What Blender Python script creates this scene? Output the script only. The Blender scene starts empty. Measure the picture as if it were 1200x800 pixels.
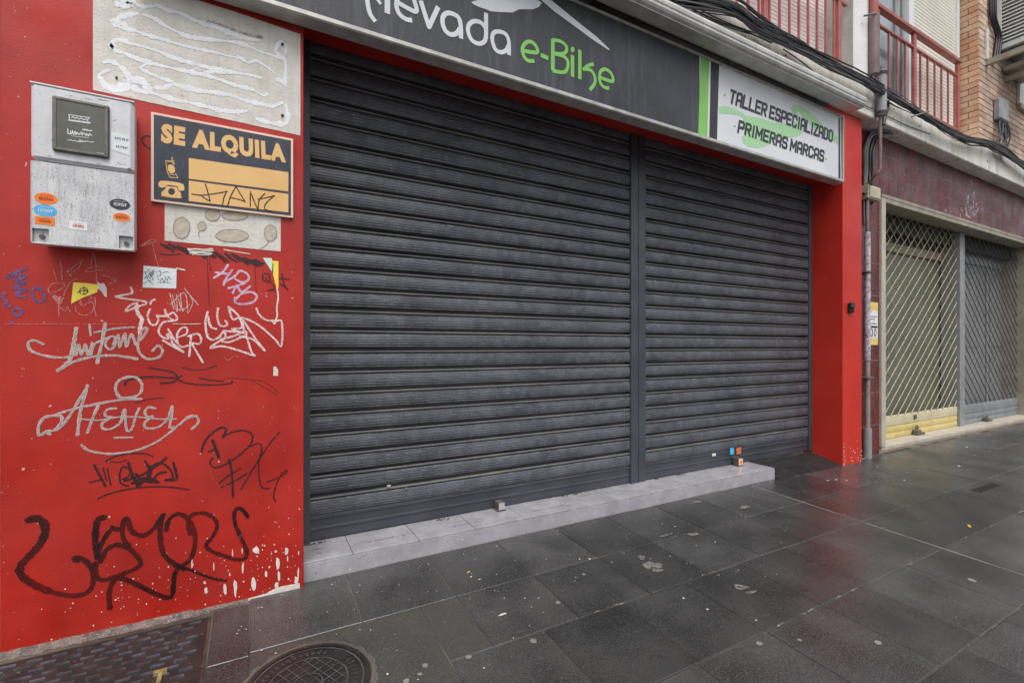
import bpy, math, random
from mathutils import Vector
random.seed(7)
sc = bpy.context.scene
R = math.radians

# ------------------------------------------------------------------ camera
YAW = R(28.8)
CAM = Vector((0.0, -3.22, 1.5))
cam = bpy.data.objects.new('camera', bpy.data.cameras.new('camera'))
sc.collection.objects.link(cam); sc.camera = cam
cam.location = CAM; cam.rotation_euler = (R(90), 0, -YAW)
cam.data.sensor_width = 36; cam.data.lens = 16.65; cam.data.shift_y = 0.005
cam.data.clip_start = 0.02; cam.data.clip_end = 500

# ------------------------------------------------------------------ light: overcast day
SUN_EL, SUN_AZ = 62, 196          # azimuth measured clockwise from +Y
w = bpy.data.worlds.new("World"); sc.world = w; w.use_nodes = True
nt = w.node_tree; bg = nt.nodes['Background']
sky = nt.nodes.new('ShaderNodeTexSky'); sky.sky_type = 'NISHITA'; sky.sun_disc = False
sky.sun_elevation = R(SUN_EL); sky.sun_rotation = R(SUN_AZ)
sky.air_density = 1.0; sky.dust_density = 4.0; sky.ozone_density = 1.0
hs = nt.nodes.new('ShaderNodeHueSaturation'); hs.inputs['Saturation'].default_value = 0.22
nt.links.new(sky.outputs[0], hs.inputs['Color']); nt.links.new(hs.outputs[0], bg.inputs['Color'])
bg.inputs['Strength'].default_value = 0.13
sun = bpy.data.lights.new('sun', 'SUN'); sun.energy = 1.45; sun.angle = R(40); sun.color = (1, .97, .93)
so = bpy.data.objects.new('sun', sun); sc.collection.objects.link(so)
_d = Vector((math.sin(R(SUN_AZ))*math.cos(R(SUN_EL)), math.cos(R(SUN_AZ))*math.cos(R(SUN_EL)), math.sin(R(SUN_EL))))
so.rotation_euler = _d.to_track_quat('Z', 'Y').to_euler(); so.location = (0, -6, 9)
sc.view_settings.view_transform = 'Standard'; sc.view_settings.look = 'None'
sc.view_settings.exposure = 0.38; sc.view_settings.gamma = 1

# ------------------------------------------------------------------ measured survey: photo point -> point on a real plane
_F = Vector((math.sin(YAW), math.cos(YAW), 0)); _Rr = Vector((math.cos(YAW), -math.sin(YAW), 0))
def ray(x, y): return _F*555.0 + _Rr*(x-600.0) + Vector((0, 0, 406.0-y))
def W(x, y, Y=0.0):
    d = ray(x, y); t = (Y-CAM.y)/d.y; p = CAM+d*t; return (p.x, p.z)
SL = 0.05                                   # cross fall of the pavement
def G(x, y):
    d = ray(x, y); t = (SL*CAM.y-CAM.z)/(d.z-SL*d.y); p = CAM+d*t; return (p.x, p.y)

# ------------------------------------------------------------------ mesh builder and linking
C = sc.collection
ORG = {}
class MB:
    def __init__(s): s.v = []; s.f = []; s.sm = []; s.mi = []; s.m = 0
    def add(s, vs, fs, smooth=False):
        o = len(s.v); s.v += [tuple(p) for p in vs]
        for f in fs: s.f.append(tuple(i+o for i in f)); s.sm.append(smooth); s.mi.append(s.m)
    def box(s, x0, x1, y0, y1, z0, z1, c=0.0):
        if c <= 0:
            s.add([(x0,y0,z0),(x1,y0,z0),(x1,y1,z0),(x0,y1,z0),(x0,y0,z1),(x1,y0,z1),(x1,y1,z1),(x0,y1,z1)],
                  [(0,3,2,1),(4,5,6,7),(0,1,5,4),(1,2,6,5),(2,3,7,6),(3,0,4,7)]); return
        vs = []
        for (X, sx) in ((x0, 1), (x1, -1)):
            for (Y, sy) in ((y0, 1), (y1, -1)):
                for (Z, sz) in ((z0, 1), (z1, -1)):
                    vs += [(X, Y+sy*c, Z+sz*c), (X+sx*c, Y, Z+sz*c), (X+sx*c, Y+sy*c, Z)]
        def i(a, b, d, k): return ((a*2+b)*2+d)*3+k
        fs = []
        for a in (0, 1): fs.append((i(a,0,0,0), i(a,0,1,0), i(a,1,1,0), i(a,1,0,0)))
        for b in (0, 1): fs.append((i(0,b,0,1), i(1,b,0,1), i(1,b,1,1), i(0,b,1,1)))
        for d in (0, 1): fs.append((i(0,0,d,2), i(0,1,d,2), i(1,1,d,2), i(1,0,d,2)))
        for a in (0, 1):
            for b in (0, 1): fs.append((i(a,b,0,0), i(a,b,1,0), i(a,b,1,1), i(a,b,0,1)))
            for d in (0, 1): fs.append((i(a,0,d,0), i(a,1,d,0), i(a,1,d,2), i(a,0,d,2)))
        for b in (0, 1):
            for d in (0, 1): fs.append((i(0,b,d,1), i(1,b,d,1), i(1,b,d,2), i(0,b,d,2)))
        for a in (0, 1):
            for b in (0, 1):
                for d in (0, 1): fs.append((i(a,b,d,0), i(a,b,d,1), i(a,b,d,2)))
        s.add(vs, fs)
    def prism(s, poly, y0, y1, smooth=False):     # poly in (x, z), seen from the street
        n = len(poly)
        s.add([(p[0], y0, p[1]) for p in poly]+[(p[0], y1, p[1]) for p in poly],
              [tuple(range(n)), tuple(range(2*n-1, n-1, -1))]+[(i, (i+1) % n, n+(i+1) % n, n+i) for i in range(n)])
    def flat(s, poly, y): s.add([(p[0], y, p[1]) for p in poly], [tuple(range(len(poly)))])
    def ground(s, poly, h):
        s.add([(p[0], p[1], SL*p[1]+h) for p in poly], [tuple(range(len(poly)))])
    def extrude_x(s, prof, x0, x1, smooth=True, caps=True, nx=1, wob=0.0):   # prof in (y, z)
        n = len(prof); vs = []; fs = []
        for k in range(nx+1):
            x = x0+(x1-x0)*k/nx; d = random.uniform(-wob, wob)
            vs += [(x, p[0]+d, p[1]) for p in prof]
        for k in range(nx):
            for i in range(n-1): fs.append((k*n+i, k*n+i+1, (k+1)*n+i+1, (k+1)*n+i))
        s.add(vs, fs, smooth)
        if caps:
            s.add([(x0, p[0], p[1]) for p in prof], [tuple(range(n))]); s.add([(x1, p[0], p[1]) for p in prof], [tuple(range(n))])
    def tube(s, pts, r, n=8, caps=True, smooth=True):
        pts = [Vector(p) for p in pts]; m = len(pts); vs = []; fs = []; up = None
        for i, p in enumerate(pts):
            t = (pts[min(i+1, m-1)]-pts[max(i-1, 0)]).normalized()
            if up is None: up = Vector((0, 0, 1)) if abs(t.z) < .9 else Vector((0, 1, 0))
            a = t.cross(up).normalized(); b = a.cross(t).normalized(); up = b
            rr = r[i] if isinstance(r, (list, tuple)) else r
            for k in range(n):
                q = 2*math.pi*k/n; vs.append(tuple(p+(a*math.cos(q)+b*math.sin(q))*rr))
        for i in range(m-1):
            for k in range(n): fs.append((i*n+k, i*n+(k+1) % n, (i+1)*n+(k+1) % n, (i+1)*n+k))
        s.add(vs, fs, smooth)
        if caps: s.add(vs[:n], [tuple(range(n))]); s.add(vs[-n:], [tuple(range(n))])
    def mesh(s, name, org):
        me = bpy.data.meshes.new(name)
        me.from_pydata([(v[0]-org[0], v[1]-org[1], v[2]-org[2]) for v in s.v], [], s.f)
        me.polygons.foreach_set('use_smooth', s.sm); me.polygons.foreach_set('material_index', s.mi); me.update(); return me

def catmull(pts, n=7):
    if len(pts) < 3: return pts
    P = [pts[0]]+list(pts)+[pts[-1]]; out = []
    for i in range(1, len(P)-2):
        a, b, c, d = P[i-1], P[i], P[i+1], P[i+2]
        for k in range(n):
            t = k/n
            out.append(tuple(.5*((2*b[j])+(-a[j]+c[j])*t+(2*a[j]-5*b[j]+4*c[j]-d[j])*t*t+(-a[j]+3*b[j]-3*c[j]+d[j])*t**3) for j in range(len(b))))
    out.append(tuple(pts[-1])); return out

YK = [0]
def ribbon(mb, pts, wd, y, smooth=True, jit=0.0, taper=False, cap=True):
    """a stroke of paint in the XZ plane, facing the street"""
    p = catmull(pts) if smooth else list(pts)
    q = [p[0]]
    for a in p[1:]:
        if math.hypot(a[0]-q[-1][0], a[1]-q[-1][1]) > 1e-4: q.append(a)
    p = q; m = len(p)
    if m < 2: return
    YK[0] = (YK[0]+1) % 40
    y = y-YK[0]*1.5e-5
    def d(i):
        a, b = p[i], p[i+1]; L = math.hypot(b[0]-a[0], b[1]-a[1]) or 1; return ((b[0]-a[0])/L, (b[1]-a[1])/L)
    def wid(i):
        ww = wd*(1+random.uniform(-jit, jit))
        if taper: t = i/(m-1); ww *= .35+.65*min(1, 4*t+.2)*min(1, 4*(1-t)+.1)
        return ww/2
    runs = [[0]]
    for i in range(1, m-1):
        a, b = d(i-1), d(i); runs[-1].append(i)
        if a[0]*b[0]+a[1]*b[1] < (.55 if smooth else .97): runs.append([i])
    runs[-1].append(m-1)
    k = 0
    for run in runs:
        vs = []
        for j, i in enumerate(run):
            if j == 0: t = d(i)
            elif j == len(run)-1: t = d(i-1)
            else:
                a, b = d(i-1), d(i); L = math.hypot(a[0]+b[0], a[1]+b[1]) or 1; t = ((a[0]+b[0])/L, (a[1]+b[1])/L)
            h = wid(i); yy = y-k*4e-6; k += 1
            vs += [(p[i][0]-t[1]*h, yy, p[i][1]+t[0]*h), (p[i][0]+t[1]*h, yy, p[i][1]-t[0]*h)]
        mb.add(vs, [(2*j, 2*j+1, 2*j+3, 2*j+2) for j in range(len(run)-1)])
    for i in ([r[0] for r in runs]+[m-1] if cap else [r[0] for r in runs[1:]]):
        h = wid(i); k += 1
        mb.add([(p[i][0]+h*math.cos(a*math.pi/4), y-k*4e-6-2e-5, p[i][1]+h*math.sin(a*math.pi/4)) for a in range(8)], [tuple(range(8))])

def link(name, data, mat, parent=None, org=(0, 0, 0), loc=None):
    o = bpy.data.objects.new(name, data); C.objects.link(o)
    if mat is not None and data is not None and len(data.materials) == 0:
        for m_ in (mat if isinstance(mat, (tuple, list)) else (mat,)): data.materials.append(m_)
    if parent is not None:
        o.parent = parent
        if loc is not None: o.location = loc
    else: o.location = loc if loc is not None else org
    return o
def thing(name, label, cat, loc=(0, 0, 0), group=None, kind=None):
    o = bpy.data.objects.new(name, None); C.objects.link(o); o.location = loc; o.empty_display_size = .1
    if label: o['label'] = label
    if cat: o['category'] = cat
    if group: o['group'] = group
    if kind: o['kind'] = kind
    ORG[o.name] = tuple(loc); return o
def part(name, mb, mat, root, parent=None, label=None, kind=None):
    org = ORG[root.name]; o = link(name, mb.mesh(name, org), mat, parent or root)
    if label: o['label'] = label
    if kind: o['kind'] = kind
    ORG[o.name] = org; return o
def solo(name, mb, mat, label=None, cat=None, org=(0, 0, 0), group=None, kind=None):
    o = link(name, mb.mesh(name, org), mat, None, org); ORG[o.name] = tuple(org)
    if label: o['label'] = label
    if cat: o['category'] = cat
    if group: o['group'] = group
    if kind: o['kind'] = kind
    return o
def piece(name, me, mat, root, pos, parent=None, rot=None, scale=None):
    org = ORG[root.name]
    o = link(name, me, mat, parent or root, loc=(pos[0]-org[0], pos[1]-org[1], pos[2]-org[2]))
    if rot: o.rotation_euler = rot
    if scale: o.scale = scale
    return o

# ------------------------------------------------------------------ materials
def rgb(r, g, b):                      # sRGB 0-255 -> linear
    f = lambda c: (c/255/12.92) if c/255 <= .04045 else ((c/255+.055)/1.055)**2.4
    return (f(r), f(g), f(b), 1)
def mat(name, c1, c2=None, scale=3, rough=(.5, .7), bump=0.0, bscale=60, metal=0.0, objvar=0.0, streak=None,
        specks=None, alpha=None, rscale=3, lo=.35, hi=.65, coat=0.0, spec=.5, detail=5):
    m = bpy.data.materials.new(name); m.use_nodes = True; n = m.node_tree.nodes; L = m.node_tree.links
    b = n['Principled BSDF']; g = n.new('ShaderNodeNewGeometry')
    b.inputs['Metallic'].default_value = metal; b.inputs['Coat Weight'].default_value = coat
    b.inputs['Specular IOR Level'].default_value = spec
    def noise(s, stretch=None, det=detail, off=0):
        mp = n.new('ShaderNodeMapping'); L.new(g.outputs['Position'], mp.inputs['Vector'])
        mp.inputs['Location'].default_value = (off, off*1.7, off*.3)
        if stretch: mp.inputs['Scale'].default_value = stretch
        t = n.new('ShaderNodeTexNoise'); t.inputs['Scale'].default_value = s; t.inputs['Detail'].default_value = det
        L.new(mp.outputs[0], t.inputs['Vector']); return t.outputs['Fac']
    def ramp(src, a, c):
        r = n.new('ShaderNodeMapRange'); r.inputs['From Min'].default_value = a; r.inputs['From Max'].default_value = c
        L.new(src, r.inputs['Value']); return r.outputs['Result']
    def mix(fac, A, B, mode='MIX'):
        x = n.new('ShaderNodeMix'); x.data_type = 'RGBA'; x.blend_type = mode
        for s_, v in ((x.inputs[0], fac), (x.inputs[6], A), (x.inputs[7], B)):
            if isinstance(v, (tuple, float, int)): s_.default_value = v
            else: L.new(v, s_)
        return x.outputs[2]
    col = c1
    if c2 is not None: col = mix(ramp(noise(scale), lo, hi), c1, c2)
    if streak: # (colour, amount, scale)
        col = mix(ramp(noise(streak[2], (1, 1, .09), off=5), .5, .5+.5/max(streak[1], .01)*.5), col, streak[0])
    for sp in (specks or []): # (scale, threshold, colour)
        col = mix(ramp(noise(sp[0], det=2, off=9+sp[0]), sp[1], sp[1]+.02), col, sp[2])
    if objvar:
        oi = n.new('ShaderNodeObjectInfo'); r = n.new('ShaderNodeMapRange'); L.new(oi.outputs['Random'], r.inputs['Value'])
        r.inputs['To Min'].default_value = 1-objvar; r.inputs['To Max'].default_value = 1+objvar
        hsv = n.new('ShaderNodeHueSaturation')
        if isinstance(col, tuple): hsv.inputs['Color'].default_value = col
        else: L.new(col, hsv.inputs['Color'])
        L.new(r.outputs['Result'], hsv.inputs['Value']); col = hsv.outputs[0]
    if isinstance(col, tuple): b.inputs['Base Color'].default_value = col
    else: L.new(col, b.inputs['Base Color'])
    if rough[0] != rough[1]:
        r = n.new('ShaderNodeMapRange'); L.new(noise(rscale, off=3), r.inputs['Value'])
        r.inputs['From Min'].default_value = .35; r.inputs['From Max'].default_value = .65
        r.inputs['To Min'].default_value = rough[0]; r.inputs['To Max'].default_value = rough[1]
        L.new(r.outputs['Result'], b.inputs['Roughness'])
    else: b.inputs['Roughness'].default_value = rough[0]
    if bump:
        bp = n.new('ShaderNodeBump'); bp.inputs['Strength'].default_value = 1; bp.inputs['Distance'].default_value = bump
        L.new(noise(bscale, det=3), bp.inputs['Height']); L.new(bp.outputs[0], b.inputs['Normal'])
    if alpha:   # (scale, lo, hi): worn ink
        L.new(ramp(noise(alpha[0], det=4, off=2), alpha[1], alpha[2]), b.inputs['Alpha'])
    m['_n'] = 1
    return m

RED = rgb(186, 22, 20)
m_red = mat('red_paint', rgb(154, 24, 14), rgb(188, 40, 26), 1.9, (.35, .68), .0011, 130, streak=(rgb(158, 22, 19), .3, 8),
            specks=[(75, .725, rgb(206, 160, 150)), (34, .76, rgb(205, 175, 165)), (120, .70, rgb(128, 16, 15)), (210, .68, rgb(188, 62, 52))])
m_plaster = mat('bare_plaster', rgb(206, 201, 193), rgb(220, 216, 209), 9, (.8, .9), .003, 60, streak=(rgb(184, 172, 158), .4, 26), specks=[(90, .68, rgb(164, 154, 142)), (50, .66, rgb(212, 208, 202))])
m_chip = mat('plaster_chip', rgb(205, 196, 186), rgb(225, 218, 210), 30, (.8, .8), .001, 120)
m_glue = mat('old_glue', rgb(224, 226, 229), rgb(234, 236, 238), 20, (.6, .8), .002, 60)
m_gluedk = mat('glue_grime_and_shadow', rgb(128, 120, 110), rgb(156, 148, 138), 40, (.8, .8), .001, 120)
m_gluering = mat('dried_glue', rgb(178, 168, 150), rgb(196, 188, 172), 30, (.6, .8), .001, 100)
m_mortar = mat('mortar', rgb(58, 55, 52), rgb(120, 114, 106), 2.6, (.7, .9), .002, 90, lo=.42, hi=.7)
m_white_mortar = mat('white_joint', rgb(116, 114, 110), rgb(166, 163, 158), 5, (.6, .8), .001, 90)
m_fillet = mat('mortar_fillet', rgb(84, 76, 72), rgb(120, 108, 102), 22, (.8, .9), .008, 70, specks=[(160, .62, rgb(160, 150, 144)), (90, .66, rgb(150, 60, 52))])
m_slab = mat('wet_paving', rgb(42, 42, 43), rgb(68, 68, 68), 2.3, (.10, .34), .0012, 190, objvar=.24, rscale=1.3,
             specks=[(260, .60, rgb(98, 96, 92)), (170, .63, rgb(32, 32, 32)), (420, .66, rgb(130, 127, 122)), (45, .79, rgb(165, 162, 155))], spec=.6)
m_patch = mat('dry_concrete', rgb(54, 52, 50), rgb(70, 68, 64), 2.2, (.3, .55), .0018, 190, rscale=1.4,
              specks=[(260, .60, rgb(106, 103, 98)), (170, .64, rgb(38, 38, 38)), (420, .66, rgb(132, 128, 122))])
m_road = mat('wet_asphalt', rgb(48, 48, 49), rgb(62, 62, 62), 2, (.2, .5), .003, 160)
m_step = mat('step_tile', rgb(150, 148, 155), rgb(168, 166, 173), 7, (.12, .4), .0006, 120, objvar=.04, rscale=4,
             specks=[(30, .72, rgb(214, 212, 210)), (120, .66, rgb(116, 112, 110)), (60, .70, rgb(128, 118, 110))])
m_stepdirt = mat('dirty_joint', rgb(60, 54, 50), rgb(90, 80, 72), 12, (.8, .9), .002, 80)
m_dark = mat('charcoal_metal', rgb(60, 63, 71), rgb(71, 74, 82), 3, (.32, .5), .0003, 200)
m_black = mat('black_gap', rgb(16, 16, 17), None, rough=(.8, .8))
m_alu = mat('aluminium', rgb(176, 172, 166), rgb(200, 197, 192), 10, (.3, .5), .0004, 90, metal=.35, streak=(rgb(130, 122, 112), .3, 14))
m_cas = mat('cassette_metal', rgb(188, 186, 182), rgb(210, 208, 204), 6, (.3, .45), .0006, 90, metal=.2, streak=(rgb(132, 124, 114), .3, 10))
m_signdk = mat('sign_charcoal', rgb(46, 48, 54), rgb(58, 60, 67), 2, (.3, .5), .0006, 200, streak=(rgb(92, 96, 106), .5, 22),
               specks=[(80, .70, rgb(44, 44, 48)), (160, .66, rgb(92, 96, 106))])
m_signwh = mat('sign_white', rgb(212, 215, 222), rgb(224, 227, 232), 2, (.3, .45))
m_signlt = mat('sign_letter_grey', rgb(206, 211, 219), rgb(216, 220, 227), 4, (.3, .45))
m_green = mat('sign_green', rgb(124, 190, 90), rgb(134, 198, 100), 4, (.35, .5))
m_palegr = mat('pale_green_print', rgb(164, 212, 160), rgb(172, 218, 168), 2, (.35, .5))
m_ink = mat('letter_black', rgb(44, 46, 54), rgb(52, 54, 60), 5, (.35, .5))
m_cab = mat('cabinet_white', rgb(204, 204, 209), rgb(218, 218, 222), 7, (.45, .65), .0008, 60, streak=(rgb(166, 163, 160), .3, 20),
            specks=[(110, .70, rgb(120, 112, 110)), (60, .74, rgb(150, 146, 142))])
m_cablow = mat('cabinet_scuffed', rgb(192, 192, 195), rgb(212, 212, 214), 12, (.5, .7), .0015, 90, streak=(rgb(150, 144, 142), .5, 90),
            specks=[(170, .64, rgb(120, 108, 106)), (60, .72, rgb(150, 146, 142)), (110, .68, rgb(226, 226, 228))])
m_plate = mat('dark_cast_plate', rgb(84, 84, 78), rgb(98, 98, 90), 12, (.35, .5), .0006, 120)
m_platerim = mat('worn_plate_rim', rgb(92, 92, 80), rgb(122, 121, 106), 20, (.4, .6), .0008, 90)
m_white = mat('white_print', rgb(225, 225, 225), rgb(205, 205, 205), 60, (.5, .6))
m_orange = mat('orange_sticker', rgb(236, 116, 30), rgb(240, 130, 44), 30, (.35, .5))
m_reddk = mat('sticker_red_ink', rgb(160, 50, 24), None, rough=(.5, .5))
m_blue = mat('blue_sticker', rgb(70, 168, 220), rgb(84, 180, 228), 30, (.35, .5))
m_paper = mat('paper_white', rgb(214, 220, 222), rgb(226, 230, 232), 20, (.6, .7))
m_yellow = mat('yellow_paper', rgb(238, 214, 70), rgb(244, 222, 92), 20, (.5, .6))
m_mint = mat('mint_paper', rgb(200, 228, 206), None, rough=(.5, .5))
m_navy = mat('navy_print', rgb(44, 48, 62), rgb(56, 60, 74), 14, (.35, .5), specks=[(110, .68, rgb(90, 94, 108))])
m_cream = mat('cream_print', rgb(224, 178, 112), rgb(230, 187, 124), 6, (.4, .55))
m_creamrim = mat('pale_sign_rim', rgb(228, 198, 176), rgb(236, 210, 190), 6, (.5, .6))
m_marker = mat('black_marker', rgb(26, 20, 24), rgb(62, 22, 26), 12, (.4, .6), alpha=(120, .3, .48))
m_spray = mat('dark_spray', rgb(24, 6, 9), rgb(88, 13, 12), 3.0, (.35, .5), alpha=(190, .3, .5), lo=.40, hi=.6)
m_silver = mat('silver_marker', rgb(198, 158, 152), rgb(214, 184, 178), 24, (.4, .6), alpha=(150, .32, .46))
m_silver2 = mat('silver_marker_core', rgb(140, 150, 148), rgb(184, 180, 174), 30, (.35, .5), alpha=(120, .34, .5))
m_pink = mat('pale_marker', rgb(218, 180, 180), rgb(236, 214, 212), 30, (.5, .6), alpha=(130, .30, .48))
m_purple = mat('violet_marker', rgb(98, 66, 110), rgb(120, 84, 128), 30, (.5, .6), alpha=(130, .32, .5))
m_scratch = mat('thin_scratch', rgb(196, 110, 105), rgb(206, 130, 124), 30, (.5, .6), alpha=(150, .34, .5))
m_maroon = mat('maroon_tile', rgb(76, 27, 26), rgb(112, 34, 31), 3, (.3, .5), .002, 60, objvar=.1,
               specks=[(26, .54, rgb(62, 34, 38)), (40, .64, rgb(128, 88, 88)), (70, .67, rgb(158, 130, 130)), (34, .66, rgb(150, 44, 40))], streak=(rgb(116, 88, 92), .5, 5))
m_grout = mat('pale_grout', rgb(176, 160, 158), rgb(190, 178, 174), 9, (.8, .9))
m_conc = mat('stained_concrete', rgb(222, 217, 206), rgb(238, 235, 229), 2.2, (.7, .9), .003, 30,
             streak=(rgb(134, 124, 102), .45, 9), specks=[(40, .70, rgb(96, 88, 72)), (12, .70, rgb(126, 122, 92)), (90, .68, rgb(150, 142, 126))])
m_beige = mat('beige_stone', rgb(142, 134, 120), rgb(164, 156, 142), 6, (.5, .7), .001, 60, streak=(rgb(146, 134, 118), .3, 9))
m_sill = mat('sill_stone', rgb(172, 163, 150), rgb(192, 184, 172), 6, (.3, .6), .001, 60, specks=[(50, .72, rgb(150, 130, 112))])
m_sillpink = mat('sill_base', rgb(176, 150, 132), rgb(190, 168, 150), 6, (.5, .7), .002, 60)
m_lat1 = mat('cream_lattice', rgb(176, 168, 142), rgb(146, 136, 112), 12, (.45, .6))
m_lat2 = mat('grey_lattice', rgb(70, 70, 74), rgb(86, 86, 90), 12, (.4, .55))
m_yel = mat('yellow_slat', rgb(212, 194, 128), rgb(198, 178, 112), 5, (.4, .6), .0008, 60, streak=(rgb(190, 176, 120), .3, 14), specks=[(40, .66, rgb(120, 104, 70)), (16, .66, rgb(206, 200, 176))])
m_yelpale = mat('pale_yellow_slat', rgb(206, 198, 170), rgb(192, 182, 148), 5, (.4, .6), .0008, 60, specks=[(60, .69, rgb(130, 116, 86))])
m_gslat = mat('grey_slat', rgb(120, 124, 130), rgb(140, 142, 146), 5, (.4, .6), .0008, 60, specks=[(30, .68, rgb(160, 150, 146)), (60, .70, rgb(80, 74, 72))])
m_gpost = mat('grey_post', rgb(132, 134, 136), rgb(150, 150, 150), 8, (.4, .6), .0006, 60, specks=[(50, .68, rgb(184, 180, 176))])
m_blind = mat('olive_blind', rgb(104, 106, 92), rgb(118, 120, 106), 1.5, (.25, .45), streak=(rgb(86, 88, 76), .3, 4))
m_doorg = mat('grey_door', rgb(122, 124, 124), rgb(138, 140, 138), 1.5, (.35, .5))
m_bframe = mat('beige_frame', rgb(138, 127, 110), rgb(154, 143, 126), 5, (.4, .6))
m_inner = mat('dark_interior_and_gap_shade', rgb(46, 44, 40), rgb(58, 56, 50), 2, (.7, .8))
m_rail = mat('oxide_red_paint', rgb(158, 84, 76), rgb(176, 104, 96), 6, (.4, .6), .0006, 60, streak=(rgb(128, 62, 56), .3, 9))
m_wwall = mat('white_render', rgb(226, 225, 226), rgb(236, 235, 236), 2.4, (.7, .9), .006, 14, streak=(rgb(186, 182, 180), .25, 5), specks=[(22, .74, rgb(150, 146, 142))])
m_rough = mat('peeling_render', rgb(176, 172, 170), rgb(200, 197, 194), 5, (.8, .9), .005, 22, specks=[(60, .72, rgb(140, 136, 132))])
m_blindw = mat('cream_blind', rgb(220, 216, 204), rgb(230, 227, 218), 2, (.5, .6))
m_pinkw = mat('blush_blind', rgb(232, 222, 220), rgb(240, 232, 230), 2, (.5, .6))
m_frame = mat('window_frame_white', rgb(226, 228, 232), None, rough=(.3, .3))
m_glass = mat('window_glass', rgb(120, 134, 140), rgb(170, 182, 186), 1.2, (.06, .06), spec=.8)
m_brick = mat('brick', rgb(184, 152, 132), rgb(204, 184, 168), 3, (.8, .9), .003, 60, objvar=.2, specks=[(60, .68, rgb(150, 96, 76))])
m_brickor = mat('orange_brick', rgb(200, 144, 110), rgb(212, 178, 150), 3, (.8, .9), .003, 60, objvar=.14, specks=[(60, .68, rgb(160, 96, 70))])
m_bmortar = mat('brick_mortar', rgb(128, 114, 102), rgb(104, 92, 82), 6, (.9, .9), .003, 80)
m_cable = mat('black_cable', rgb(38, 38, 42), rgb(54, 54, 58), 6, (.35, .5))
m_cableg = mat('grey_cable', rgb(96, 96, 100), rgb(120, 120, 122), 6, (.4, .5))
m_pipebr = mat('brown_pipe', rgb(112, 92, 92), rgb(134, 116, 114), 6, (.4, .6), .0008, 50)
m_pipegr = mat('grey_conduit', rgb(140, 142, 146), rgb(162, 164, 168), 6, (.4, .5))
m_pipe2 = mat('stickered_pipe', rgb(204, 196, 204), rgb(150, 134, 146), 16, (.5, .6), .001, 60, specks=[(30, .62, rgb(92, 70, 84)), (36, .66, rgb(220, 214, 216))])
m_pipe3 = mat('pale_pipe', rgb(156, 142, 142), rgb(140, 116, 116), 9, (.4, .6), .001, 60, specks=[(40, .66, rgb(112, 70, 72))])
m_jbox = mat('junction_plastic', rgb(178, 172, 150), rgb(196, 190, 170), 10, (.5, .6), .001, 60, specks=[(40, .68, rgb(110, 102, 84))])
m_acw = mat('louvre_white', rgb(222, 224, 220), rgb(208, 210, 204), 6, (.4, .5))
m_iron = mat('cast_iron', rgb(40, 40, 42), rgb(58, 54, 52), 9, (.22, .45), .0012, 90, metal=.3, specks=[(50, .68, rgb(112, 96, 78))])
m_ironhi = mat('cast_iron_rib_sheen', rgb(140, 146, 160), rgb(96, 92, 94), 12, (.18, .3), .0008, 90, metal=.7)  # raised bars paled towards blue, sky highlights put into the colour
m_rust = mat('rusty_edge', rgb(54, 40, 34), rgb(76, 58, 46), 14, (.6, .8), .002, 90)
m_ring = mat('ring_mortar', rgb(72, 70, 66), rgb(92, 88, 82), 9, (.6, .8), .003, 120, specks=[(300, .62, rgb(120, 116, 108))])
m_ramp = mat('ramp_metal', rgb(66, 64, 66), rgb(82, 80, 80), 9, (.25, .45), .001, 90, metal=.3)
m_brass = mat('brass', rgb(150, 130, 84), rgb(190, 176, 130), 30, (.3, .5), .001, 60, metal=.5)
m_lock = mat('lock_steel', rgb(176, 178, 182), rgb(192, 194, 198), 12, (.25, .35), metal=.3)
m_lockdk = mat('dark_lock', rgb(76, 70, 66), rgb(104, 96, 88), 12, (.5, .6))
m_litter = mat('pale_litter', rgb(196, 194, 188), rgb(214, 212, 206), 20, (.5, .7), .001, 80)
m_splat = mat('dried_splat', rgb(96, 93, 90), rgb(128, 123, 119), 20, (.4, .6), .001, 80, alpha=(30, .30, .44))
m_gum = mat('trodden_gum', rgb(112, 112, 106), rgb(136, 134, 126), 20, (.5, .7))
m_leaf = mat('yellow_leaf', rgb(206, 162, 60), None, rough=(.5, .5))
m_notice = mat('notice_yellow', rgb(222, 190, 96), rgb(230, 206, 130), 14, (.5, .6))

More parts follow.
